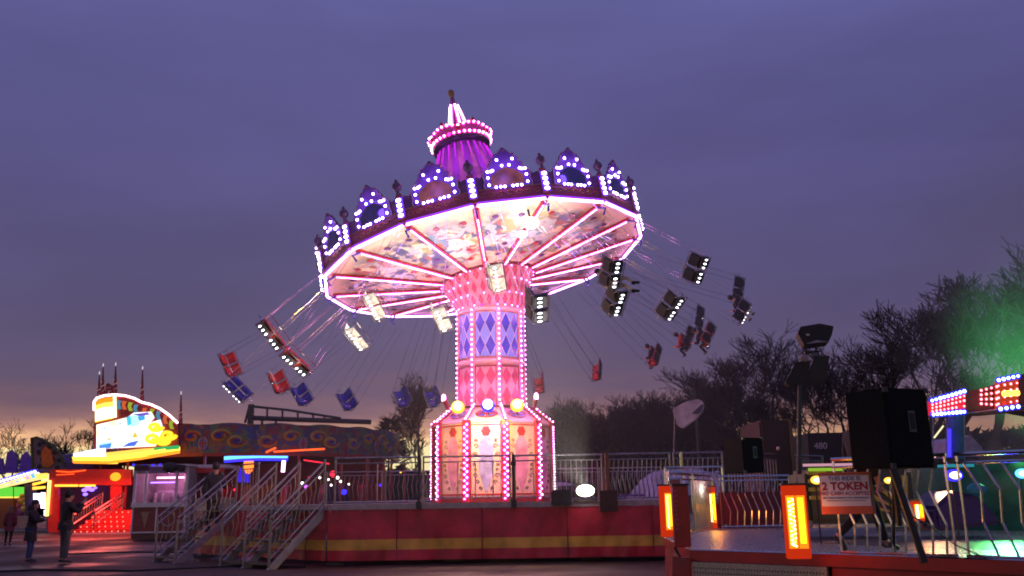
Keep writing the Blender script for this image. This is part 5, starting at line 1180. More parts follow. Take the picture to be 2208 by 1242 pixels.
# ================================================================ vehicles and things behind the deck
def lofted(sections, name, m, parent, smooth=True):
    "sections: list of (x, [(y,z)...]) joined along x"
    b = MB(); k = len(sections[0][1]); vs = [V((x, y, z)) for x, pr in sections for y, z in pr]; n = len(sections)
    fs = [(i*k+j, i*k+(j+1) % k, (i+1)*k+(j+1) % k, (i+1)*k+j) for i in range(n-1) for j in range(k)]
    fs += [tuple(range(k-1, -1, -1)), tuple((n-1)*k+j for j in range(k))]; return b.add(vs, fs).build(name, m, parent, smooth=smooth)
def car(label, x0, x1, y, h, body_m, van=False, flip=False):
    t = thing('parked_car' if not van else 'parked_van', label, 'car' if not van else 'van', ((x0+x1)/2, y, 0)); L_ = x1-x0; wd = 1.75
    if van: pr = [(0, .35, .9), (.03, .3, 1.1), (.16, .3, 1.2), (.27, .3, h-.06), (.4, .3, h), (.96, .3, h), (1., .35, h-.15)]
    else: pr = [(0, .4, .62), (.04, .3, .8), (.26, .3, .95), (.42, .3, h-.03), (.55, .3, h), (.74, .3, h-.05), (.9, .3, 1.05), (1, .4, .85)]
    if flip: pr = [(1-f, a, b_) for f, a, b_ in reversed(pr)]
    secs = []
    for f, zb, zt_ in pr:
        tp = .12 if zt_ > 1.15 else 0
        secs.append((x0+L_*f, [(y-wd/2, zb), (y-wd/2-.03, .7), (y-wd/2+tp, zt_-.06), (y-wd/2+tp+.12, zt_), (y+wd/2-tp-.12, zt_), (y+wd/2-tp, zt_-.06), (y+wd/2, .7), (y+wd/2, zb)]))
    lofted(secs, 'body', body_m, t)
    fa, fb = (.40, .84) if not van else (.2, .36)
    if flip: fa, fb = 1-fb, 1-fa
    MB().prism([(x0+L_*fa, y-wd/2+.05, .98), (x0+L_*fb, y-wd/2+.05, .98), (x0+L_*(fb-.07), y-wd/2+.10, h-.14), (x0+L_*(fa+.06), y-wd/2+.10, h-.14)], (0, -1, 0), .06).build('side_window', GLASS, t)
    for f in (.18, .8):
        w_ = MB().tube([(x0+L_*f, y-wd/2-.04, .33), (x0+L_*f, y-wd/2+.2, .33)], .33, 16).build('wheel', RUBBER, t)
        MB().tube([(x0+L_*f, y-wd/2-.06, .33), (x0+L_*f, y-wd/2-.03, .33)], .19, 12).build('rim', STEEL, w_)
    return t
car('red van with a dark window behind the railings, just left of the pink tower', P(872, 1050, 33.).x, P(958, 1050, 33.).x+1.4, 34.5, 2.35, mat('red_van_paint', (.5, .04, .04), .3), van=True)
car('white car parked behind the floodlight right of the tower', P(1180, 1060, 34).x-1., P(1275, 1060, 34).x, 34.5, 1.95, mat('white_car_paint', (.6, .55, .65), .3))
# pale domed cover (inflatable) behind the right hand rails
x0, x1 = P(1335, 1060, 33).x, P(1560, 1060, 33).x
dm = thing('domed_cover', 'pale lilac domed cover behind the curved railings', 'cover', ((x0+x1)/2, 34, 0)); secs = []
for i in range(13):
    f = i/12; x = x0+(x1-x0)*f; h = .4+1.95*min(1, sin(min(f*1.9+.06, 1)*PI/2))**.8*(1 if f < .9 else .93); secs.append((x, [(34-1.4*cos(q*PI/8), .02+h*sin(q*PI/8)) for q in range(9)]))
lofted(secs, 'cloth', mat('lilac_cloth', (.5, .42, .55), .5, var=.4, scale=2, bump=.5), dm)
g = MB()
for i in range(0, 13, 3): g.tube([V((secs[i][0], y, z+.02)) for y, z in secs[i][1]], .03, 4)
g.build('seams', WHITE, dm)
for i, (px, lab) in enumerate(((1325, 'dark garden style table behind the rails left of the lilac cover'),)):
    p = P(px+25, 1070, 27); t = thing('folding_table', 'low folding table with violet cloth behind the curved railing panel', 'table', (p.x, 27, DECK)); MB().box((p.x, 27, DECK+.12), (1.1, .5, .05)).build('table_top', mat('violet_cloth', (.05, .03, .25), .6), t)
    for sx in (-1, 1): MB().tube([(p.x+sx*.48, 27, DECK), (p.x+sx*.48, 27, DECK+.1)], .02, 5).build('leg', STEEL, t)
# dark lighting mast far away and pale banner
t = thing('lamp_mast', 'small dark twin lamp mast rising out of the treetops', 'mast', (P(1497, 1000, 40).x, 40, 0))
p = P(1499, 826, 40); MB().tube([(p.x-.05, 40, 0), (p.x, 40, p.z)], .09, 6).build('pole', BLACK, t); MB().box((p.x-.15, 40, p.z+.05), (.36, .4, .38), Matrix.Rotation(.3, 3, 'Y')).build('lamp_head', BLACK, t, bevel=.03); MB().box((p.x+.22, 40, p.z-.03), (.3, .3, .42), Matrix.Rotation(-.5, 3, 'Y')).build('lamp_head', BLACK, t, bevel=.03)
t = thing('satellite_shaped_banner', 'pale grey wrapped banner like a leaning D shape on a thin pole', 'banner', (P(1453, 980, 26).x, 26, 1.2)); t.name = 'pole_banner'; LOC[t.name] = V((P(1453, 980, 26).x, 26, 1.2))
bq = [(1450, 882), (1465, 873), (1482, 865), (1500, 860), (1512, 862), (1519, 872), (1518, 884), (1508, 898), (1490, 912), (1472, 925), (1458, 915), (1453, 900)]
MB().prism([P(x, y, 26) for x, y in bq], (.2, 1, 0), .12).build('banner_cloth', mat('grey_banner', (.30, .31, .36), .5, var=.5, scale=2.5), t, bevel=.03)
MB().prism([P(x, y, 25.97) for x, y in ((1491, 892), (1512, 872), (1517, 872), (1514, 884), (1505, 893))], (.2, 1, 0), .03).build('dark_fold', mat('banner_dark', (.03, .04, .08), .5), t)
MB().tube([P(1453, 985, 26), P(1455, 905, 26)], .03, 6).build('pole', DKSTEEL, t)

# ================================================================ right hand ride platform
D2 = .70
Q = [(2.28, 11.75), (3.62, 10.55), (5.15, 9.05), (8.5, 7.8), (13.5, 9.5), (14.5, 15), (11, 19.6), (4.2, 19.6), (2.55, 15.5)]
rp = thing('right_ride_platform', 'low silver checker plate ride deck with red edge and skirt, right foreground', 'platform', (7, 14, 0))
MB().prism([V((x, y, D2-.05)) for x, y in Q], (0, 0, 1), .05).build('deck', SILVER, rp)
c0 = V((8.2, 14.3, 0)); MB().lathe([(3.9, D2+.004), (2.6, D2+.004)], 48, c0).build('inner_ring', mat('ring_plate', (.16, .15, .17), .35, .8, scale=20, bump=.5), rp)
for i in range(len(Q)-4):
    pass
edges = [(8, 0), (0, 1), (1, 2), (2, 3), (3, 4)]
for (i, j) in edges:
    a, b_ = V((*Q[i], 0)), V((*Q[j], 0)); d = (b_-a).normalized(); n_ = V((d.y, -d.x, 0)); L_ = (b_-a).length; M3 = Matrix((d, n_, V((0, 0, 1)))).transposed()
    MB().box((a+b_)/2+n_*.03+V((0, 0, D2-.05)), (L_+.04, .06, .13), M3).build('red_edge', RED, rp)
    MB().tube([a+n_*.05+V((0, 0, D2+.02)), b_+n_*.05+V((0, 0, D2+.02))], .012, 5).build('edge_trim', CHROME, rp)
    if (i, j) != (0, 1): skirt(Q[i], Q[j], .02, D2-.11, .02, 40).build('skirt', mat('red_skirt_cloth', (.32, .015, .02), .45, var=.35, scale=3, bump=.2), rp, smooth=True)
# perforated steps in front of the gate
ps = thing('perforated_steps', 'perforated pale metal steps below the red edge of the right platform', 'steps', (2.9, 10.9, 0))
a, b_ = V((*Q[0], 0)), V((*Q[1], 0)); d = (b_-a).normalized(); n_ = V((d.y, -d.x, 0)); L_ = (b_-a).length; M3 = Matrix((d, n_, V((0, 0, 1)))).transposed()
PERF = mat('perforated_plate', (.42, .38, .34), .4, .6, var=.5, scale=60)
MB().box((a+b_)/2+n_*.10+V((0, 0, .47)), (L_*.97, .05, .22), M3).build('riser', PERF, ps)
MB().box((a+b_)/2+n_*.28+V((0, 0, .345)), (L_*.97, .40, .04), M3).build('tread', PERF, ps); MB().box((a+b_)/2+n_*.47+V((0, 0, .20)), (L_*.97, .03, .25), M3).build('riser', PERF, ps)
g = MB()
for r_ in range(3):
    for k in range(44): c = (a+b_)/2+d*((k-21.5)*L_*.95/44)+n_*.127+V((0, 0, .40+.055*r_)); g.box(c, (.016, .004, .016), M3)
g.build('perforations', BLACK, ps)
# wrapped corner of red cloth left of the steps
MB().prism([(a+n_*.10-d*.28)+V((0, 0, z)) for z in (0,)] and [a-d*.30+n_*.12+V((0, 0, .0)), a+n_*.14+V((0, 0, .0)), a+n_*.12+d*.02+V((0, 0, .60)), a-d*.26+n_*.08+V((0, 0, .64))], n_, .03).build('corner_cloth', mat('red_skirt_cloth', (.32, .015, .02)), rp)

def rail2(p, q, label, style, z=D2, h=1.08, gap=.14):
    return railing(p, q, label, z=z, h=h, gap=gap, style=style, mat_=CHROME, group='zig-zag railings of the right hand ride', bottom=.04, second=.09, r=.014, pr=.014)
rail2((3.70, 10.50), (4.62, 9.62), 'zig-zag railing panel carrying the token sign', 'zig')
rail2((4.68, 9.56), (5.2, 9.05), 'zig-zag railing panel crossed by the black speaker leg', 'zag', gap=.16)
rail2((5.25, 9.02), (7.0, 8.4), 'zig-zag railing panel at the right picture edge', 'zag', gap=.17)
rail2((4.35, 19.3), (5.9, 19.4), 'far zig-zag railing panel before the dark red panel', 'zig', gap=.15)
rail2((6.0, 19.4), (7.6, 19.4), 'far zig-zag railing panel with pale lower sheet', 'zag', gap=.14)
rail2((2.65, 15.7), (3.4, 17.4), 'side railing panel behind the left amber light post', 'zig', gap=.13)
rail2((3.45, 17.5), (4.2, 19.2), 'side railing panel left of the far amber light post', 'straight', gap=.14)
railing((3.3, 19.9), (4.6, 19.9), 'short bright double rail beside the left amber post', z=D2, h=1.3, gap=.2, mat_=CHROME, group='zig-zag railings of the right hand ride')
for (x0, x1, z0, z1, m_, lab) in ((4.4, 5.85, D2+.08, D2+.75, DKRED, 'dark red sheet behind the far zig-zag railing'), (6.05, 7.5, D2+.02, D2+.45, mat('pale_sheet', (.42, .4, .45), .5), 'pale grey kick sheet of the far railing')):
    solo(MB().box(((x0+x1)/2, 19.62, (z0+z1)/2), (x1-x0, .03, z1-z0)), 'fence_sheet', m_, lab, 'panel', ((x0+x1)/2, 19.62, z0))

def amber_post(px0, px1, y0, y1, D, label, lit=True, yaw=0., body=None):
    a, b_ = P(px0, y1, D), P(px1, y1, D); top = P(px0, y0, D); wd = b_.x-a.x; h = top.z-a.z; c = V(((a.x+b_.x)/2, D, a.z+h/2)); M3 = Matrix.Rotation(yaw, 3, 'Z')
    t = thing('amber_light_post', label, 'light post', (c.x, D, a.z), 'amber light posts round the right hand ride'); r = lambda v: c+M3 @ V(v)
    MB().box(c, (wd, .12, h), M3).build('red_case', glow('amber_case', (1, .05, .01), .55), t, bevel=.01)
    MB().box(r((0, 0, h/2+.012)), (wd+.02, .14, .024), M3).build('cap', BLACK, t)
    for s in (-1, 1):
        tb = MB().tube([r((s*wd*.21, -.065, -h*.29)), r((s*wd*.21, -.065, h*.33))], wd*.13, 8).build('amber_tube', glow('amber_tube_glow', (1, .55, .01), 3.2), t)
        MB().box(r((s*wd*.21, -.062, 0)), (wd*.38, .012, h*.72), M3).build('amber_lens', glow('amber_lens_glow', (1, .22, .01), 1.5), t)
    g = MB()
    for k in range(10): g.tube([r((-wd*.21+wd*.11*cos(q*PI/3+k), -.09, -h*.33+h*.66*(k+q/6)/10)) for q in range(6)], wd*.035, 4)
    g.build('coil_filament', glow('filament', (1, .85, .3), 6), t)
    ld = bpy.data.lights.new('amber_light', 'POINT'); ld.energy = 9*wd/.27; ld.color = (1, .3, .04); ld.shadow_soft_size = .1
    lo = bpy.data.objects.new('amber_light', ld); COL.objects.link(lo); lo.location = r((0, -.3, 0))
amber_post(1698, 1748, 1047, 1205, 10.35, 'large amber light post at the corner of the right platform, nearest to the camera', yaw=-.1)
amber_post(1428, 1449, 1048, 1158, 12.6, 'narrow amber light post left of the plain red post', yaw=.5)
amber_post(1527, 1546, 1050, 1140, 19.0, 'amber light post on the far edge of the right platform, behind the railings', yaw=.2)
amber_post(1968, 1992, 1081, 1124, 12.6, 'small twin amber light behind the black speaker leg')
a, b_ = P(1455, 1180, 12.0), P(1481, 1047, 12.0); g = MB().box(((a.x+b_.x)/2, 12.0, (a.z+b_.z)/2), (b_.x-a.x, .16, b_.z-a.z))
t = thing('plain_red_post', 'plain square red post at the gate of the right platform', 'post', ((a.x+b_.x)/2, 12, a.z)); g.build('post', mat('deep_red_case', (.33, .02, .03), .35), t, bevel=.012)
MB().box(((a.x+b_.x)/2, 12.0, b_.z+.01), (b_.x-a.x+.02, .18, .03)).build('cap', BLACK, t)
g = MB()
for k in range(9): z = b_.z-.08-k*.06; g.tube([V((a.x+.03+.018*cos(q*.9), 11.905, z+.018*sin(q*.9))) for q in range(6)], .004, 3)
g.build('painted_scroll', mat('pink_scroll', (.55, .2, .25), .4), t)
MB().tube([V((a.x, 12, a.z)), V((a.x+.05, 11.9, D2-.1)), V((a.x+.3, 11.85, D2-.12))], .02, 5).build('cable', RUBBER, t)
# chrome horizontal gate tubes by the post
g = MB()
for y in (1018, 1031): g.tube([P(1441, y+2, 13.4), P(1470, y-1, 13.4)], .03, 6)
t = thing('gate_tubes', 'pair of short bright tubes above the narrow amber post', 'gate', P(1455, 1040, 13.4)); g.build('tubes', CHROME, t); MB().box(P(1456, 1062, 13.45), (.16, .06, .45)).build('panel', mat('mauve_panel', (.25, .12, .2), .5), t)
# token sign
sx0, sx1, sy0, sy1 = 1772, 1872, 1021, 1106
o = P(1823, 1063, 10.0); ux = V((.78, -.32, 0)).normalized(); ux = V((.93, -.36, 0)).normalized(); uz = V((0, 0, 1)); n_ = ux.cross(uz); wd, hh = .53, .45
tk = thing('token_sign', 'square sign reading THIS RIDE IS 2 TOKEN hung on the zig-zag railing', 'sign', o)
MB().panel(o, ux, uz, [(-wd/2, -hh/2), (wd/2, -hh/2), (wd/2, hh/2), (-wd/2, hh/2)], .012).build('orange_board', mat('sign_orange', (.7, .14, .07), .4, var=.2), tk)
MB().panel(o, ux, uz, [(-wd/2+.012, -hh/2+.085), (wd/2-.012, -hh/2+.085), (wd/2-.012, hh/2-.035), (-wd/2+.012, hh/2-.035)], .004, .012).build('white_field', mat('sign_white', (.88, .82, .88), .5, var=.06), tk)
TX_ = lambda s, sz, dz, m_, w_=0.: text(s, 'lettering', sz, o+uz*dz, ux, uz, m_, tk, .002, .0185, w_)
GR = mat('letter_grey', (.10, .08, .18), .5); RDL = mat('letter_red', (.42, .015, .03), .5); NV = mat('letter_navy', (.03, .03, .14), .5)
TX_('THIS RIDE IS', .062, .155, GR, .0008); TX_('2 TOKEN', .116, .070, RDL, .004); TX_('NO CASH ACCEPTED', .054, -.006, RDL, .0008); TX_('BUY YOUR TOKENS AT THE TOKEN BOOTH', .0235, -.055, NV, .0004)
MB().panel(o, ux, uz, [(-wd*.38, -.085), (wd*.38, -.085), (wd*.38, -.080), (-wd*.38, -.080)], .002, .0165).build('rule', GR, tk)
MB().panel(o, ux, uz, [(wd/2+.001, -hh/2), (wd/2+.03, -hh/2-.0), (wd/2+.02, hh/2), (wd/2+.0, hh/2)], .01, -.01).build('edge_tape', mat('dull_tape', (.35, .28, .2), .5), tk)

# ---- speakers, tripods, floodlights
def cabinet(quad, D, depth, label, name='loudspeaker', side=None, stand=None):
    x0, y0, x1, y1 = quad; a, b_ = P(x0, y1, D), P(x1, y0, D); z0 = a.z; h = b_.z-a.z; wd = b_.x-a.x
    t = thing(name, label, 'speaker', ((a.x+b_.x)/2, D, z0)); cx = (a.x+b_.x)/2; yw = R_(24); M3 = Matrix.Rotation(yw, 3, 'Z'); c = V((cx, D+depth/2, z0+h/2))
    w2 = (wd-depth*sin(yw))/cos(yw)
    MB().box(c, (w2, depth, h), M3).build('cabinet', mat('speaker_carpet', (.016, .018, .018), .92, var=.3, scale=30, spec=.1), t, bevel=.015)
    r = lambda v: c+M3 @ V(v)
    MB().box(r((0, -depth/2-.006, 0)), (w2*.92, .012, h*.94), M3).build('grille', mat('speaker_grille', (.014, .016, .016), .85, 0, scale=60, spec=.1), t)
    MB().box(r((w2/2+.004, -.0, h*.12)), (.008, depth*.3, h*.2), M3).build('handle_recess', mat('handle_frame', (.10, .12, .12), .4), t); MB().box(r((w2/2+.009, 0, h*.12)), (.008, depth*.2, h*.15), M3).build('handle', BLACK, t)
    for sx in (-1, 1):
        for sz in (-1, 1): MB().box(r((sx*(w2/2-.02), -depth/2-.004, sz*(h/2-.02))), (.055, .03, .055), M3).build('corner_guard', mat('worn_corner', (.07, .07, .07), .4, .5), t)
    MB().box(r((w2*.05, -depth/2-.018, h*.08)), (.09, .012, .22), M3).build('port_frame', mat('handle_frame', (.10, .12, .12), .4), t); MB().box(r((w2*.05, -depth/2-.026, h*.08)), (.06, .012, .17), M3).build('port', BLACK, t)
    return t, c, h
sp, c, h = cabinet((1868, 836, 2010, 1010), 9.3, .55, 'big black loudspeaker cabinet standing behind the token sign, right foreground')
t = thing('speaker_tripod', 'black tripod under the big loudspeaker, one leg slanting down to the deck edge', 'stand', (c.x, c.y, D2))
MB().tube([V((c.x, c.y, D2+.35)), V((c.x, c.y, c.z-h/2))], .03, 8).build('pole', BLACK, t)
top_ = P(1925, 1012, 9.15); foot = P(1994, 1214, 9.0)
MB().tube([top_, foot], .036, 6).build('leg', BLACK, t)
for q in ((.15, .6),): MB().tube([V((c.x, c.y, D2+.9)), V((c.x+q[0], c.y+q[1], D2))], .02, 6).build('leg', BLACK, t)
MB().tube([P(1960, 1110, 9.3), P(2000, 1130, 9.4), P(2060, 1175, 9.6), P(2130, 1205, 9.4), P(2180, 1225, 9.2)], .007, 4).build('cable', RUBBER, t)
cabinet((1576, 943, 1648, 1020), 17.5, .6, 'smaller dark loudspeaker cabinet behind the far railing of the right platform')
sb = MB().box(P(1612, 1040, 17.9), (.5, .4, .5)); 
fm = thing('floodlight_mast', 'tall mast with big switched off black lamp panels, right of the carousel', 'light mast', (P(1722, 1040, 15).x, 15, 0)); D = 15.
MB().tube([P(1723, 1060, D), P(1724, 830, D)], [.045, .035], 8).build('mast', DKSTEEL, fm)
def slab(pts, th, name, m_, par, dd=0): return MB().prism([P(x, y, D+dd) for x, y in pts], (.15, 1, -.1), th).build(name, m_, par, bevel=.01)
slab([(1720, 718), (1726, 704), (1768, 697), (1798, 703), (1794, 722), (1787, 737), (1757, 742), (1735, 744)], .30, 'lamp_panel', BLACK, fm)
slab([(1738, 741), (1786, 736), (1760, 733)], .2, 'pale_panel_back', mat('pale_back', (.35, .33, .38), .5), fm, -.02)
MB().ball(P(1742, 722, D-.03), (.035, .02, .02), 8, 5).build('indicator', mat('pale_disc', (.6, .58, .6), .4), fm)
for x in (1739, 1760): MB().tube([P(x, 742, D+.1), P(x, 762, D+.1)], .018, 5).build('yoke', DKSTEEL, fm)
MB().tube([P(1735, 760, D+.1), P(1765, 758, D+.1)], .02, 5).build('crossbar', DKSTEEL, fm)
slab([(1755, 770), (1789, 766), (1785, 795), (1777, 824), (1740, 822), (1748, 795)], .25, 'lamp_panel', mat('black_green_panel', (.012, .02, .016), .4), fm)
slab([(1716, 780), (1746, 778), (1745, 826), (1724, 832), (1702, 829), (1694, 824)], .25, 'lamp_panel', BLACK, fm)
MB().ball(P(1733, 772, D-.05), (.09, .07, .07), 8, 6).build('pale_joint', mat('pale_joint', (.35, .28, .30), .5), fm); MB().ball(P(1757, 766, D+.1), (.1, .07, .06), 8, 6).build('grey_joint', mat('grey_joint', (.12, .12, .15), .5), fm)

# ---- LED arm ride on the right platform
ar = thing('led_arm_ride', 'spinning arm ride with red LED rows edged in blue above the right platform', 'fairground ride', (8.4, 16.5, D2)); D = 16.5
MB().tube([P(2060, 990, D), P(2060, 885, D)], .16, 10).build('column', mat('blue_column', (.03, .05, .25), .35), ar)
MB().tube([P(2047, 985, D-.15), P(2047, 925, D-.15)], .03, 6).build('blue_strip', G_DBLUE, ar)
def arm(pts, depth, m_, nm, dd=0): return MB().prism([P(x, y, D+dd) for x, y in pts], (0, 1, 0), depth).build(nm, m_, ar)
ab = arm([(2003, 862), (2080, 843), (2140, 836), (2208, 806), (2300, 790), (2300, 905), (2200, 886), (2140, 892), (2084, 893), (2005, 898)], .5, mat('arm_board', (.16, .04, .05), .35), 'arm_beam')
arm([(2003, 866), (2082, 846), (2082, 892), (2005, 895)], .06, glow('pink_red_panel', (1, .03, .08), .75), 'led_panel', -.09)
arm([(2148, 822), (2196, 812), (2196, 880), (2148, 884)], .06, glow('orange_red_panel', (.9, .10, .03), .5), 'led_panel', -.09)
def rowp(x0, y0, x1, y1, n): return [P(x0+(x1-x0)*k/(n-1), y0+(y1-y0)*k/(n-1), D-.14) for k in range(n)]
b1 = rowp(2009, 864, 2078, 844, 9)+rowp(2012, 894, 2078, 888, 9); b2 = rowp(2152, 820, 2194, 811, 5)+rowp(2156, 882, 2194, 877, 4)
bulbs(b1+b2, 'blue_led_row', ab, .034, .058, gm=glow('icy_led', (.55, .75, 1), 6), cm=glow('blue_led_halo', (.02, .03, 1), 1.6), nrm=(0, -1, 0))
rp_ = []
for (y0, y1) in ((871, 854), (878, 864), (885, 876)): rp_ += rowp(2010, y0+2, 2078, y1+0, 9)
for k in range(4): rp_ += rowp(2115, 842+k*9.5, 2148, 834+k*13, 4)+rowp(2152, 832+k*13, 2192, 826+k*13, 4)
bulbs(rp_, 'red_led_grid', ab, .022, .034, gm=glow('pink_led', (1, .35, .45), 4), cm=glow('red_led_halo', (1, .03, .04), 1.2), nrm=(0, -1, 0))
MB().tube([P(2163, 849, D-.25), P(2196, 847, D-.25)], .05, 8).build('yellow_flash_lamp', glow('yellow_flash', (1, .7, .06), 4), ar)
MB().tube([P(2086, 892, D-.1), P(2240, 872, D-.1)], .02, 5).build('lower_trim', STEEL, ar)
MB().tube([P(2012, 900, D-.1), P(2012, 980, D-.1)], .015, 5).build('stay', STEEL, ar); MB().tube([P(2014, 944, D-.2), P(2034, 918, D-.2)], .016, 5).build('lamp_rod', glow('pale_rod', (1, .9, .5), 1.2), ar)
# lamps and scenery behind the near fence
for (px, py, D_, m1, m2, lab, r) in ((2057, 1025, 13., glow('blue_white_lens', (.7, .7, 1), 7), G_DBLUE, 'deep blue lamp behind the right railing', .085), (2204, 1021, 13., glow('cyan_lens', (.3, .9, 1), 5), G_BLUE, 'cyan lamp at the right picture edge', .07), (1761, 1035, 13., glow('amber_white_lens', (1, .8, .3), 6), G_YEL, 'amber lamp left of the token sign', .06), (1916, 1036, 13., glow('yellow_lens', (1, .8, .2), 4), G_YEL, 'yellow lamp right of the walking person', .045)):
    p = P(px, py, D_); t = thing('lamp', lab, 'lamp', p, 'round lamps of the right hand ride'); MB().ball(p, (r*1.5, r*.7, r), 12, 8).build('housing', m2, t, smooth=True); MB().ball(p+V((0, -r*.5, 0)), (r, r*.5, r*.6), 10, 6).build('lens', m1, t, smooth=True)
    MB().tube([p+V((0, r, -r)), V((p.x, p.y+r, D2))], .012, 5).build('stalk', BLACK, t)
tb_ = solo(MB().box(P(2060, 1004, 10.4), (.42, .03, .035)), 'teal_light_bar', glow('teal_bar', (.03, .3, .38), .8), 'dim teal light bar just under the right railing top', 'light bar', P(2060, 1004, 10.4))
# chevron board behind the fence
cv = thing('ride_car', 'ride car with yellow and black chevrons behind the token sign', 'ride car', (P(1850, 1060, 14.5).x, 14.5, D2)); D = 14.5
x0, x1 = P(1742, 1060, D).x, P(1975, 1060, D).x; z0, z1 = D2+.22, P(1800, 1012, D).z
MB().box(((x0+x1)/2, D+.5, (z0+z1)/2), (x1-x0, .9, z1-z0)).build('car_body', mat('car_green_black', (.05, .07, .04), .35), cv, bevel=.06)
g = MB()
for k in range(4): zz_ = z1-.05-k*.13; g.box(((x0+P(1790, 1060, D).x)/2, D+.03, zz_), (P(1790, 1060, D).x-x0-.06, .03, .06))
cxx = P(1955, 1070, D).x; g.build('yellow_bars', mat('chevron_yellow', (.65, .5, .05), .4), cv); g = MB()
for k in range(5):
    a = PI-.25-k*.33; g.prism([V((cxx+.1*cos(a), D+.02, z0+.12+.1*sin(a))), V((cxx+.75*cos(a-.07), D+.02, z0+.12+.62*sin(a-.07))), V((cxx+.75*cos(a+.07), D+.02, z0+.12+.62*sin(a+.07)))], (0, -1, 0), .02)
g.build('yellow_fan', mat('chevron_yellow', (.65, .5, .05), .4), cv)
MB().box(((x0+x1)/2, D-.05, z0-.03), (x1-x0, .1, .05)).build('chrome_bumper', CHROME, cv)
MB().box((P(1795, 1015, D).x, D+.02, P(1795, 1012, D).z), (.75, .06, .05)).build('lime_strip', glow('lime_strip', (.4, .7, .05), .7), cv)
MB().box((P(1800, 1002, 10.8).x, 10.8, P(1800, 1002, 10.8).z), (.76, .03, .03)).build('pink_tube', glow('dull_pink_tube', (.7, .35, .45), .9), cv)
cv2 = thing('ride_car', 'blue violet ride car behind the right zig-zag railing', 'ride car', (P(2080, 1080, 14).x, 14.2, D2)); pth = [(P(2015, 1100, 14).x, .1), (P(2015, 1100, 14).x, .45), (P(2060, 1100, 14).x, .72), (P(2120, 1100, 14).x, .6), (P(2160, 1100, 14).x, .2)]
MB().prism([V((x, 14, D2+z)) for x, z in pth], (0, 1, 0), .9).build('car_body', mat('violet_car', (.05, .025, .14), .3), cv2, bevel=.05)
MB().ball(V((P(2098, 1050, 14).x, 13.9, D2+.72)), (.16, .1, .1), 10, 6).build('head_rest', mat('teal_shell', (.03, .25, .3), .3), cv2)
gr = thing('glass_wind_screen', 'large green lit curved screen behind the right railing', 'ride scenery', (P(2200, 1060, 16).x, 17.2, D2))
MB().lathe([(2.6, 0), (2.8, .7), (2.7, 1.2)], 24, (P(2200, 1060, 17).x+.6, 18.6, D2), a0=R_(180), a1=R_(350)).build('screen', mat('teal_green_screen', (.02, .11, .10), .3, var=.6, scale=2), gr, smooth=True)
# tent, inflatable, trailers
pt = thing('pale_gable_tent', 'small pale gabled tent behind the LED arm ride', 'tent', P(2092, 985, 24)); MB().prism([P(x, y, 24) for x, y in ((2066, 985), (2068, 948), (2092, 938), (2118, 965), (2118, 985))], (0, 1, 0), 2).build('canvas', mat('tent_canvas', (.45, .40, .48), .7), pt)
MB().prism([P(x, y, 23.8) for x, y in ((2030, 985), (2040, 970), (2050, 985))], (0, 1, 0), .4).build('side_flap', mat('tent_canvas', (.45, .40, .48), .7), pt)
iv_ = thing('inflatable_figure', 'lime green ball topped brown inflatable beside the big loudspeaker', 'inflatable', P(1850, 1000, 20)); MB().ball(P(1849, 880, 20), .125, 14, 10).build('green_ball', mat('lime_vinyl', (.35, .6, .06), .4), iv_, smooth=True)
MB().lathe([(.17, P(1850, 1000, 20).z), (.2, P(1850, 950, 20).z), (.24, P(1850, 930, 20).z), (.22, P(1850, 915, 20).z), (.13, P(1850, 903, 20).z), (.05, P(1850, 890, 20).z)], 16, (P(1851, 950, 20).x, 20, 0)).build('brown_body', mat('brown_vinyl', (.22, .16, .06), .5), iv_, smooth=True)
tl = thing('dark_trailer', 'dark trailer with small white lettering 480 behind the right platform', 'trailer', (P(1790, 1000, 27).x, 27, 0)); D = 27.; a, b_ = P(1748, 1000, D), P(1832, 932, D)
MB().box(((a.x+b_.x)/2, D+1.2, b_.z/2+.25), (b_.x-a.x, 2.4, b_.z-.5)).build('body', mat('trailer_black', (.010, .008, .014), .6), tl, bevel=.05)
for s in (-.3, .3): MB().tube([V(((a.x+b_.x)/2+s, D-.05, .4)), V(((a.x+b_.x)/2+s, D+.2, .4))], .4, 14).build('wheel', RUBBER, tl)
text('480', 'lettering', .27, P(1769, 962, D-.01), (1, 0, 0), (.08, 0, 1), mat('pale_lettering', (.4, .4, .45), .5), tl, .01, .02)
text('RIDE', 'small_lettering', .15, P(1786, 963, D-.01), (1, 0, 0), (.08, 0, 1), mat('dull_lettering', (.25, .1, .12), .5), tl, .01, .02) if False else None
bx = thing('brown_container', 'tall brown red container between the smaller loudspeaker and the mast', 'container', (P(1672, 1000, 22).x, 22, 0)); a, b_ = P(1645, 1000, 22), P(1704, 905, 22)
MB().box(((a.x+b_.x)/2, 23, b_.z/2), (b_.x-a.x, 2, b_.z)).build('body', mat('brown_container_paint', (.03, .01, .01), .6), bx, bevel=.04)
MB().box((b_.x-.02, 21.97, b_.z/2), (.06, .05, b_.z)).build('pale_edge', mat('tan_edge', (.12, .07, .04), .5), bx); MB().ball(P(1678, 967, 21.9), .05, 6, 5).build('small_lamp', mat('lamp_glass', (.6, .4, .3), .3), bx)

# walking person on the right platform
wl = P(1874, 1196, 10.9); wl.z = D2
person('person in dark trousers striding across the right platform, upper body behind the loudspeaker', wl, R_(-80), 1.72,
       dict(hipL=(-.10, 0, .90), knL=(-.10, .20, .52), anL=(-.10, .30, .12), toL=(-.11, .46, .04), knR=(.10, -.10, .50), anR=(.10, -.44, .22), toR=(.10, -.36, .06)), NAVY, PLEG, HAIR, SHOE)

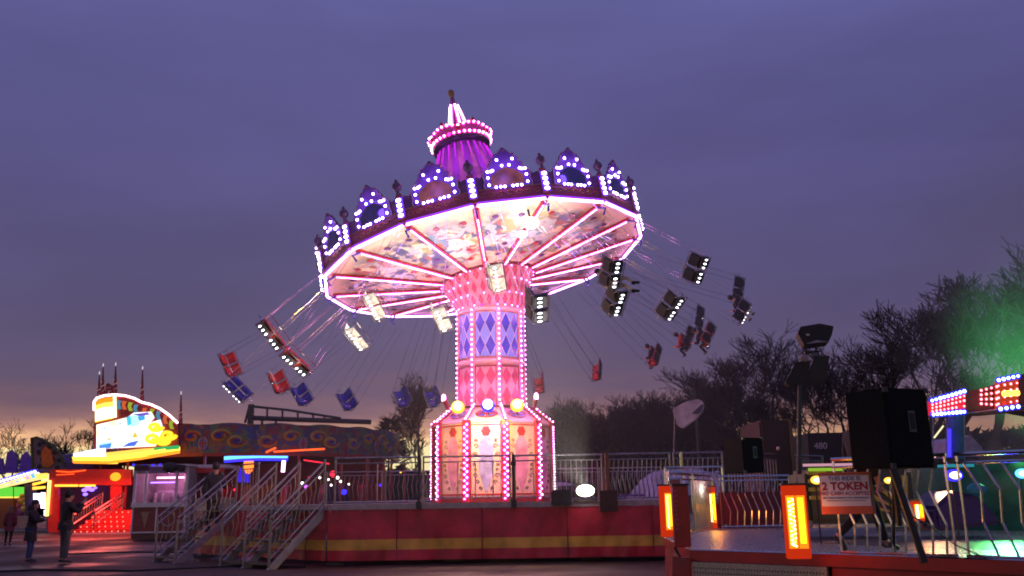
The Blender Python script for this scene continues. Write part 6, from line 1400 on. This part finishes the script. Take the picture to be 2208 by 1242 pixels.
# ---- green light and smoke at the right
def lamp_(name, loc, e, col, kind='POINT', tgt=None, size=90, r=.15):
    ld = bpy.data.lights.new(name, kind); ld.energy = e; ld.color = col; ld.shadow_soft_size = r
    lo = bpy.data.objects.new(name, ld); COL.objects.link(lo); lo.location = loc
    if kind == 'SPOT': ld.spot_size = R_(size); ld.spot_blend = .8; lo.rotation_euler = (V(loc)-V(tgt)).to_track_quat('Z', 'Y').to_euler()
    return lo
lamp_('green_ride_lamp', P(2235, 930, 15.0), 22, (.12, 1, .25))
for (lc, e_, cl_) in (((7.6, 14.2, 1.75), 190, (.12, 1, .2)), ((8.6, 13.2, 2.3), 120, (.35, 1, .3)), ((6.9, 12.6, 1.5), 34, (.08, .06, 1)), ((7.9, 11.6, 1.6), 30, (.35, .1, 1)), ((6.7, 14.6, 1.6), 30, (1, .5, .25))): lamp_('ride_lamp_light', lc, e_*1.5, cl_, 'SPOT', (6.0, 10.2, D2), 62)
lamp_('green_tree_spot', P(2225, 985, 24), 30000, (.1, 1, .25), 'SPOT', P(2230, 700, 44), 24, .3)
lamp_('orange_deck_lamp', P(2150, 1130, 11.5)+V((0, 0, .5)), 14, (1, .35, .15))
# magenta glow of the tower front onto deck and skirt is from its bulbs and the added fill lights; flood for rides' left bench row
lamp_('red_ground_glow', P(215, 1060, 43.5), 160, (1, .07, .06))
# ================================================================ trees
def tree_mesh(seed, height=10., spread=.5, levels=6, trunk_r=.22, lean=0., fork=3, bias=.10, minr=.011, fine=2):
    rnd = random.Random(seed); tr_ = MB(); crn = MB()
    def branch(p, d, L_, r, lv):
        n = 3 if lv < 3 else 2; pts = [p]; dd = d.copy()
        for i in range(n):
            dd = (dd+V((rnd.uniform(-1, 1), rnd.uniform(-1, 1), rnd.uniform(-.5, .9)))*(.16+.04*lv)).normalized(); pts.append(pts[-1]+dd*L_/n)
        rs = [max(minr, r*(1-.38*i/n)) for i in range(n+1)]
        (tr_ if lv <= 1 else crn).tube(pts, rs, 6 if lv < 2 else 3, caps=False)
        if lv >= levels: return
        k = rnd.choice((2, 3, 3)) if lv else fork
        for i in range(k+(fine if lv >= levels-2 else 0)):
            az = rnd.uniform(0, 2*PI)+i*2*PI/k; tilt = rnd.uniform(.25, .75)*(spread*1.6 if lv < 3 else 1.0)
            o = dd.orthogonal().normalized(); o.rotate(Matrix.Rotation(az, 3, dd)); nd = (dd*cos(tilt)+o*sin(tilt)+V((0, 0, bias))).normalized()
            at = pts[-1] if i < 2 else pts[rnd.randint(1, n)]
            branch(at, nd, L_*rnd.uniform(.62, .86), rs[-1]*rnd.uniform(.55, .78), lv+1)
    branch(V((0, 0, 0)), V((lean, 0, 1)).normalized(), height*.24, trunk_r, 0)
    zm = max(v.z for v in crn.v); k = height/zm
    for m_ in (tr_, crn): m_.v = [V((v.x*k, v.y*k, v.z*k)) for v in m_.v]
    return tr_, crn
BARK = mat('dark_bark', (.08, .06, .06), .85, var=.4); TWIG = mat('dark_twigs', (.075, .055, .06), .85, var=.4)
def make_proto(seed, **k):
    t = thing('bare_tree', '', 'tree', (0, 0, 0)); a, c = tree_mesh(seed, **k); a.build('trunk', BARK, t, local=True, smooth=True); c.build('crown', TWIG, t, local=True); return t
protoA = make_proto(3, height=10, spread=.55, levels=6, trunk_r=.2, fine=2)
protoB = make_proto(8, height=10, spread=.45, levels=6, trunk_r=.24, fine=3)
protoC = make_proto(21, height=10, spread=.7, levels=6, trunk_r=.28, fine=3)
protoD = make_proto(14, height=10, spread=.32, levels=6, trunk_r=.17, fork=4, fine=2)
protoE = make_proto(5, height=10, spread=.5, levels=5, trunk_r=.2, fine=1, minr=.014)
protoF = make_proto(33, height=10, spread=.45, levels=6, trunk_r=.26, fork=4, fine=3, minr=.014)
used = set()
def put_tree(pr, px, ytop, D, label, rot=0., wide=1., group='bare winter trees', base=0):
    p = P(px, 1060, D); h = P(px, ytop, D).z*(1.08 if px > 1600 else 1.); o = pr if pr.name not in used else copy_tree(pr); used.add(pr.name); used.add(o.name)
    o.location = (p.x, D, base); o.rotation_euler = (0, 0, rot); s = h/10; o.scale = (s*wide, s*wide, s); tag(o, label, 'tree', group); return o
put_tree(protoF, 903, 792, 62, 'bare branching tree against the sunset just left of the pink tower', .4, 1.0)
put_tree(protoE, 18, 900, 105, 'leafless tree at the left picture edge, before the yellow sunset', 1., 1.1)
put_tree(protoE, 66, 905, 112, 'leafless tree above the purple scenery panels, second from the left', 2., 1.1)
put_tree(protoE, 118, 903, 108, 'leafless tree above the chequered fan sign', 3.2, .9)
put_tree(protoD, 182, 894, 100, 'leafless tree just left of the glaring ride sign', 4., 1.3)
put_tree(protoE, 150, 915, 120, 'small leafless tree between the fan sign and the glaring ride sign', 5., 1.2)
rt_ = [(1205, 868, 84), (1248, 850, 80), (1290, 846, 86), (1330, 842, 78), (1372, 850, 84), (1412, 848, 76), (1452, 828, 80), (1500, 812, 74), (1545, 808, 70), (1590, 800, 66)]
nm = ['first', 'second', 'third', 'fourth', 'fifth', 'sixth', 'seventh', 'eighth', 'ninth', 'tenth']
rt_ = sorted(rt_+[(1225, 872, 79), (1268, 862, 90), (1310, 858, 76), (1350, 856, 90), (1392, 858, 80), (1432, 842, 88), (1478, 832, 70), (1522, 818, 86), (1568, 812, 78)])
nm += ['eleventh', 'twelfth', 'thirteenth', 'fourteenth', 'fifteenth', 'sixteenth', 'seventeenth', 'eighteenth', 'nineteenth']
for i, (x, y, d) in enumerate(rt_): put_tree((protoB, protoC, protoA)[i % 3], x, y, d, '%s bare tree counted rightward from the pink tower in the dark row behind the deck' % nm[i], i*1.3, 1.25)
for (x, y, d, pr, r, w_, lab) in ((1655, 738, 58, protoC, .5, 1.15, 'broad bare tree with a rounded top left of the floodlight mast'), (1735, 770, 60, protoB, 2.6, 1.1, 'bare tree directly behind the floodlight mast'), (1805, 752, 56, protoA, 1.9, 1.2, 'bare tree between the floodlight mast and the big loudspeaker'), (1880, 778, 58, protoC, 4.1, 1.1, 'bare tree just behind the top of the big loudspeaker'),
        (1620, 800, 62, protoB, 5.0, 1.1, 'smaller bare tree at the left side of the broad rounded one'), (1990, 640, 48, protoC, 2.4, 1.25, 'tall bare tree above the LED arm'), (2060, 668, 52, protoB, 1.1, 1.2, 'tall bare tree between the two highest at the right'), (2165, 556, 44, protoB, .2, 1.2, 'tallest bare tree, lit green, near the right picture edge'), (2240, 590, 47, protoC, 3.0, 1.2, 'tall bare tree cut by the right picture edge'), (1935, 745, 55, protoA, 3.3, 1.15, 'bare tree above the right corner of the big loudspeaker')):
    put_tree(pr, x, y, d, lab, r, w_)
# dense dark undergrowth bank (reads as one mass)
def bank(x0, x1, D, hfun, n, name, label, kind='stuff', size=.5, seed=1, depth=6, col=(.012, .010, .012)):
    rnd = random.Random(seed); g = MB()
    for i in range(n):
        x = rnd.uniform(x0, x1); h = hfun(x); z = h*(rnd.random()**.6); y = D+rnd.uniform(0, depth); s = size*rnd.uniform(.5, 1.2)
        a = V((rnd.gauss(0, 1), rnd.gauss(0, 1), rnd.gauss(0, 1))).normalized(); b2 = a.orthogonal().normalized(); c = V((x, y, z))
        g.add([c+a*s, c+b2*s*.5, c-a*s*.9+b2*.1, c-b2*s*.45], [(0, 1, 2, 3)])
    o = g.build(name, mat(name+'_leaf', col, .9)); o['label'] = label; o['kind'] = kind; return o
xa, xb = P(1185, 1050, 90).x, P(1960, 1050, 90).x
bank(xa, xb, 88, lambda x: (8.2 if x < 21 else max(4.6, 8.2-(x-21)*.5))+1.5*noise.noise(V((x*.12, 0, 0)))+.9*noise.noise(V((x*.7, 3, 0))), 14000, 'hedge', 'dense black undergrowth under the bare trees behind the deck', size=.75)
xa, xb = P(-40, 1050, 120).x, P(960, 1050, 120).x
bank(xa, xb, 122, lambda x: 4.6+1.4*noise.noise(V((x*.1, 5, 0)))+.8*noise.noise(V((x*.6, 3, 0))), 7000, 'far_thicket', 'low dark thicket along the horizon behind the left rides', size=.9, seed=3)
xa, xb = P(1830, 1050, 60).x, P(2330, 1050, 60).x
bank(xa, xb, 60, lambda x: 5.5+1.2*noise.noise(V((x*.2, 9, 0))), 4000, 'shrubbery', 'dark shrubbery under the tall trees at the right', size=.55, seed=5)
# evergreen by the end of the painted boards
ev = thing('evergreen_bush', 'spiky dark evergreen beside the right end of the painted round ride', 'bush', (P(838, 1000, 60).x, 60, 0)); rnd = random.Random(6); g = MB(); hz = P(838, 908, 60).z
for i in range(700):
    z = hz*rnd.random()**.7; r = 1.5*(1-(z/hz)**1.5)+.25; a = rnd.uniform(0, 2*PI); c = V((ev.location.x+r*cos(a)*rnd.random()**.5, 60+r*sin(a)*rnd.random(), z)); d = V((cos(a), sin(a), rnd.uniform(.1, .9))).normalized(); b2 = d.orthogonal().normalized()
    g.add([c+b2*.08, c+d*.75, c-b2*.08], [(0, 1, 2)])
g.build('foliage', mat('evergreen_needles', (.02, .025, .02), .9), ev); MB().tube([(ev.location.x, 60, 0), (ev.location.x, 60, hz*.8)], [.15, .05], 6).build('trunk', BARK, ev)
# drifting smoke lit green at the right picture edge
g = MB(); c_ = P(2215, 760, 32); g.box((c_.x+4.2, 34, 7.5), (10, 16, 15)); sm = g.build('smoke', MATS['ground_dummy'] if 'ground_dummy' in MATS else BLACK); sm.data.materials.clear()
vm = bpy.data.materials.new('thin_smoke'); vm.use_nodes = True; t = vm.node_tree; t.nodes.clear(); o_ = t.nodes.new('ShaderNodeOutputMaterial'); pv = t.nodes.new('ShaderNodeVolumePrincipled'); pv.inputs['Color'].default_value = (.8, .85, .8, 1); pv.inputs['Density'].default_value = .026
t.links.new(pv.outputs[0], o_.inputs['Volume']); sm.data.materials.append(vm); tag(sm, 'thin drifting smoke lit green at the right picture edge', None, kind='stuff')
vm2 = vm.copy(); vm2.name = 'ride_bloom_volume'; vm2.node_tree.nodes['Principled Volume'].inputs['Density'].default_value = .004
g = MB(); g.box((-.6, 24, 6.4), (15, 15, 12.4)); sm2 = g.build('ride_bloom_haze', vm2); tag(sm2, 'faint haze added round the carousel to imitate lens bloom', None, kind='stuff')  # thin haze volume added to imitate lens bloom round the bulbs
print('objects', len(bpy.data.objects))
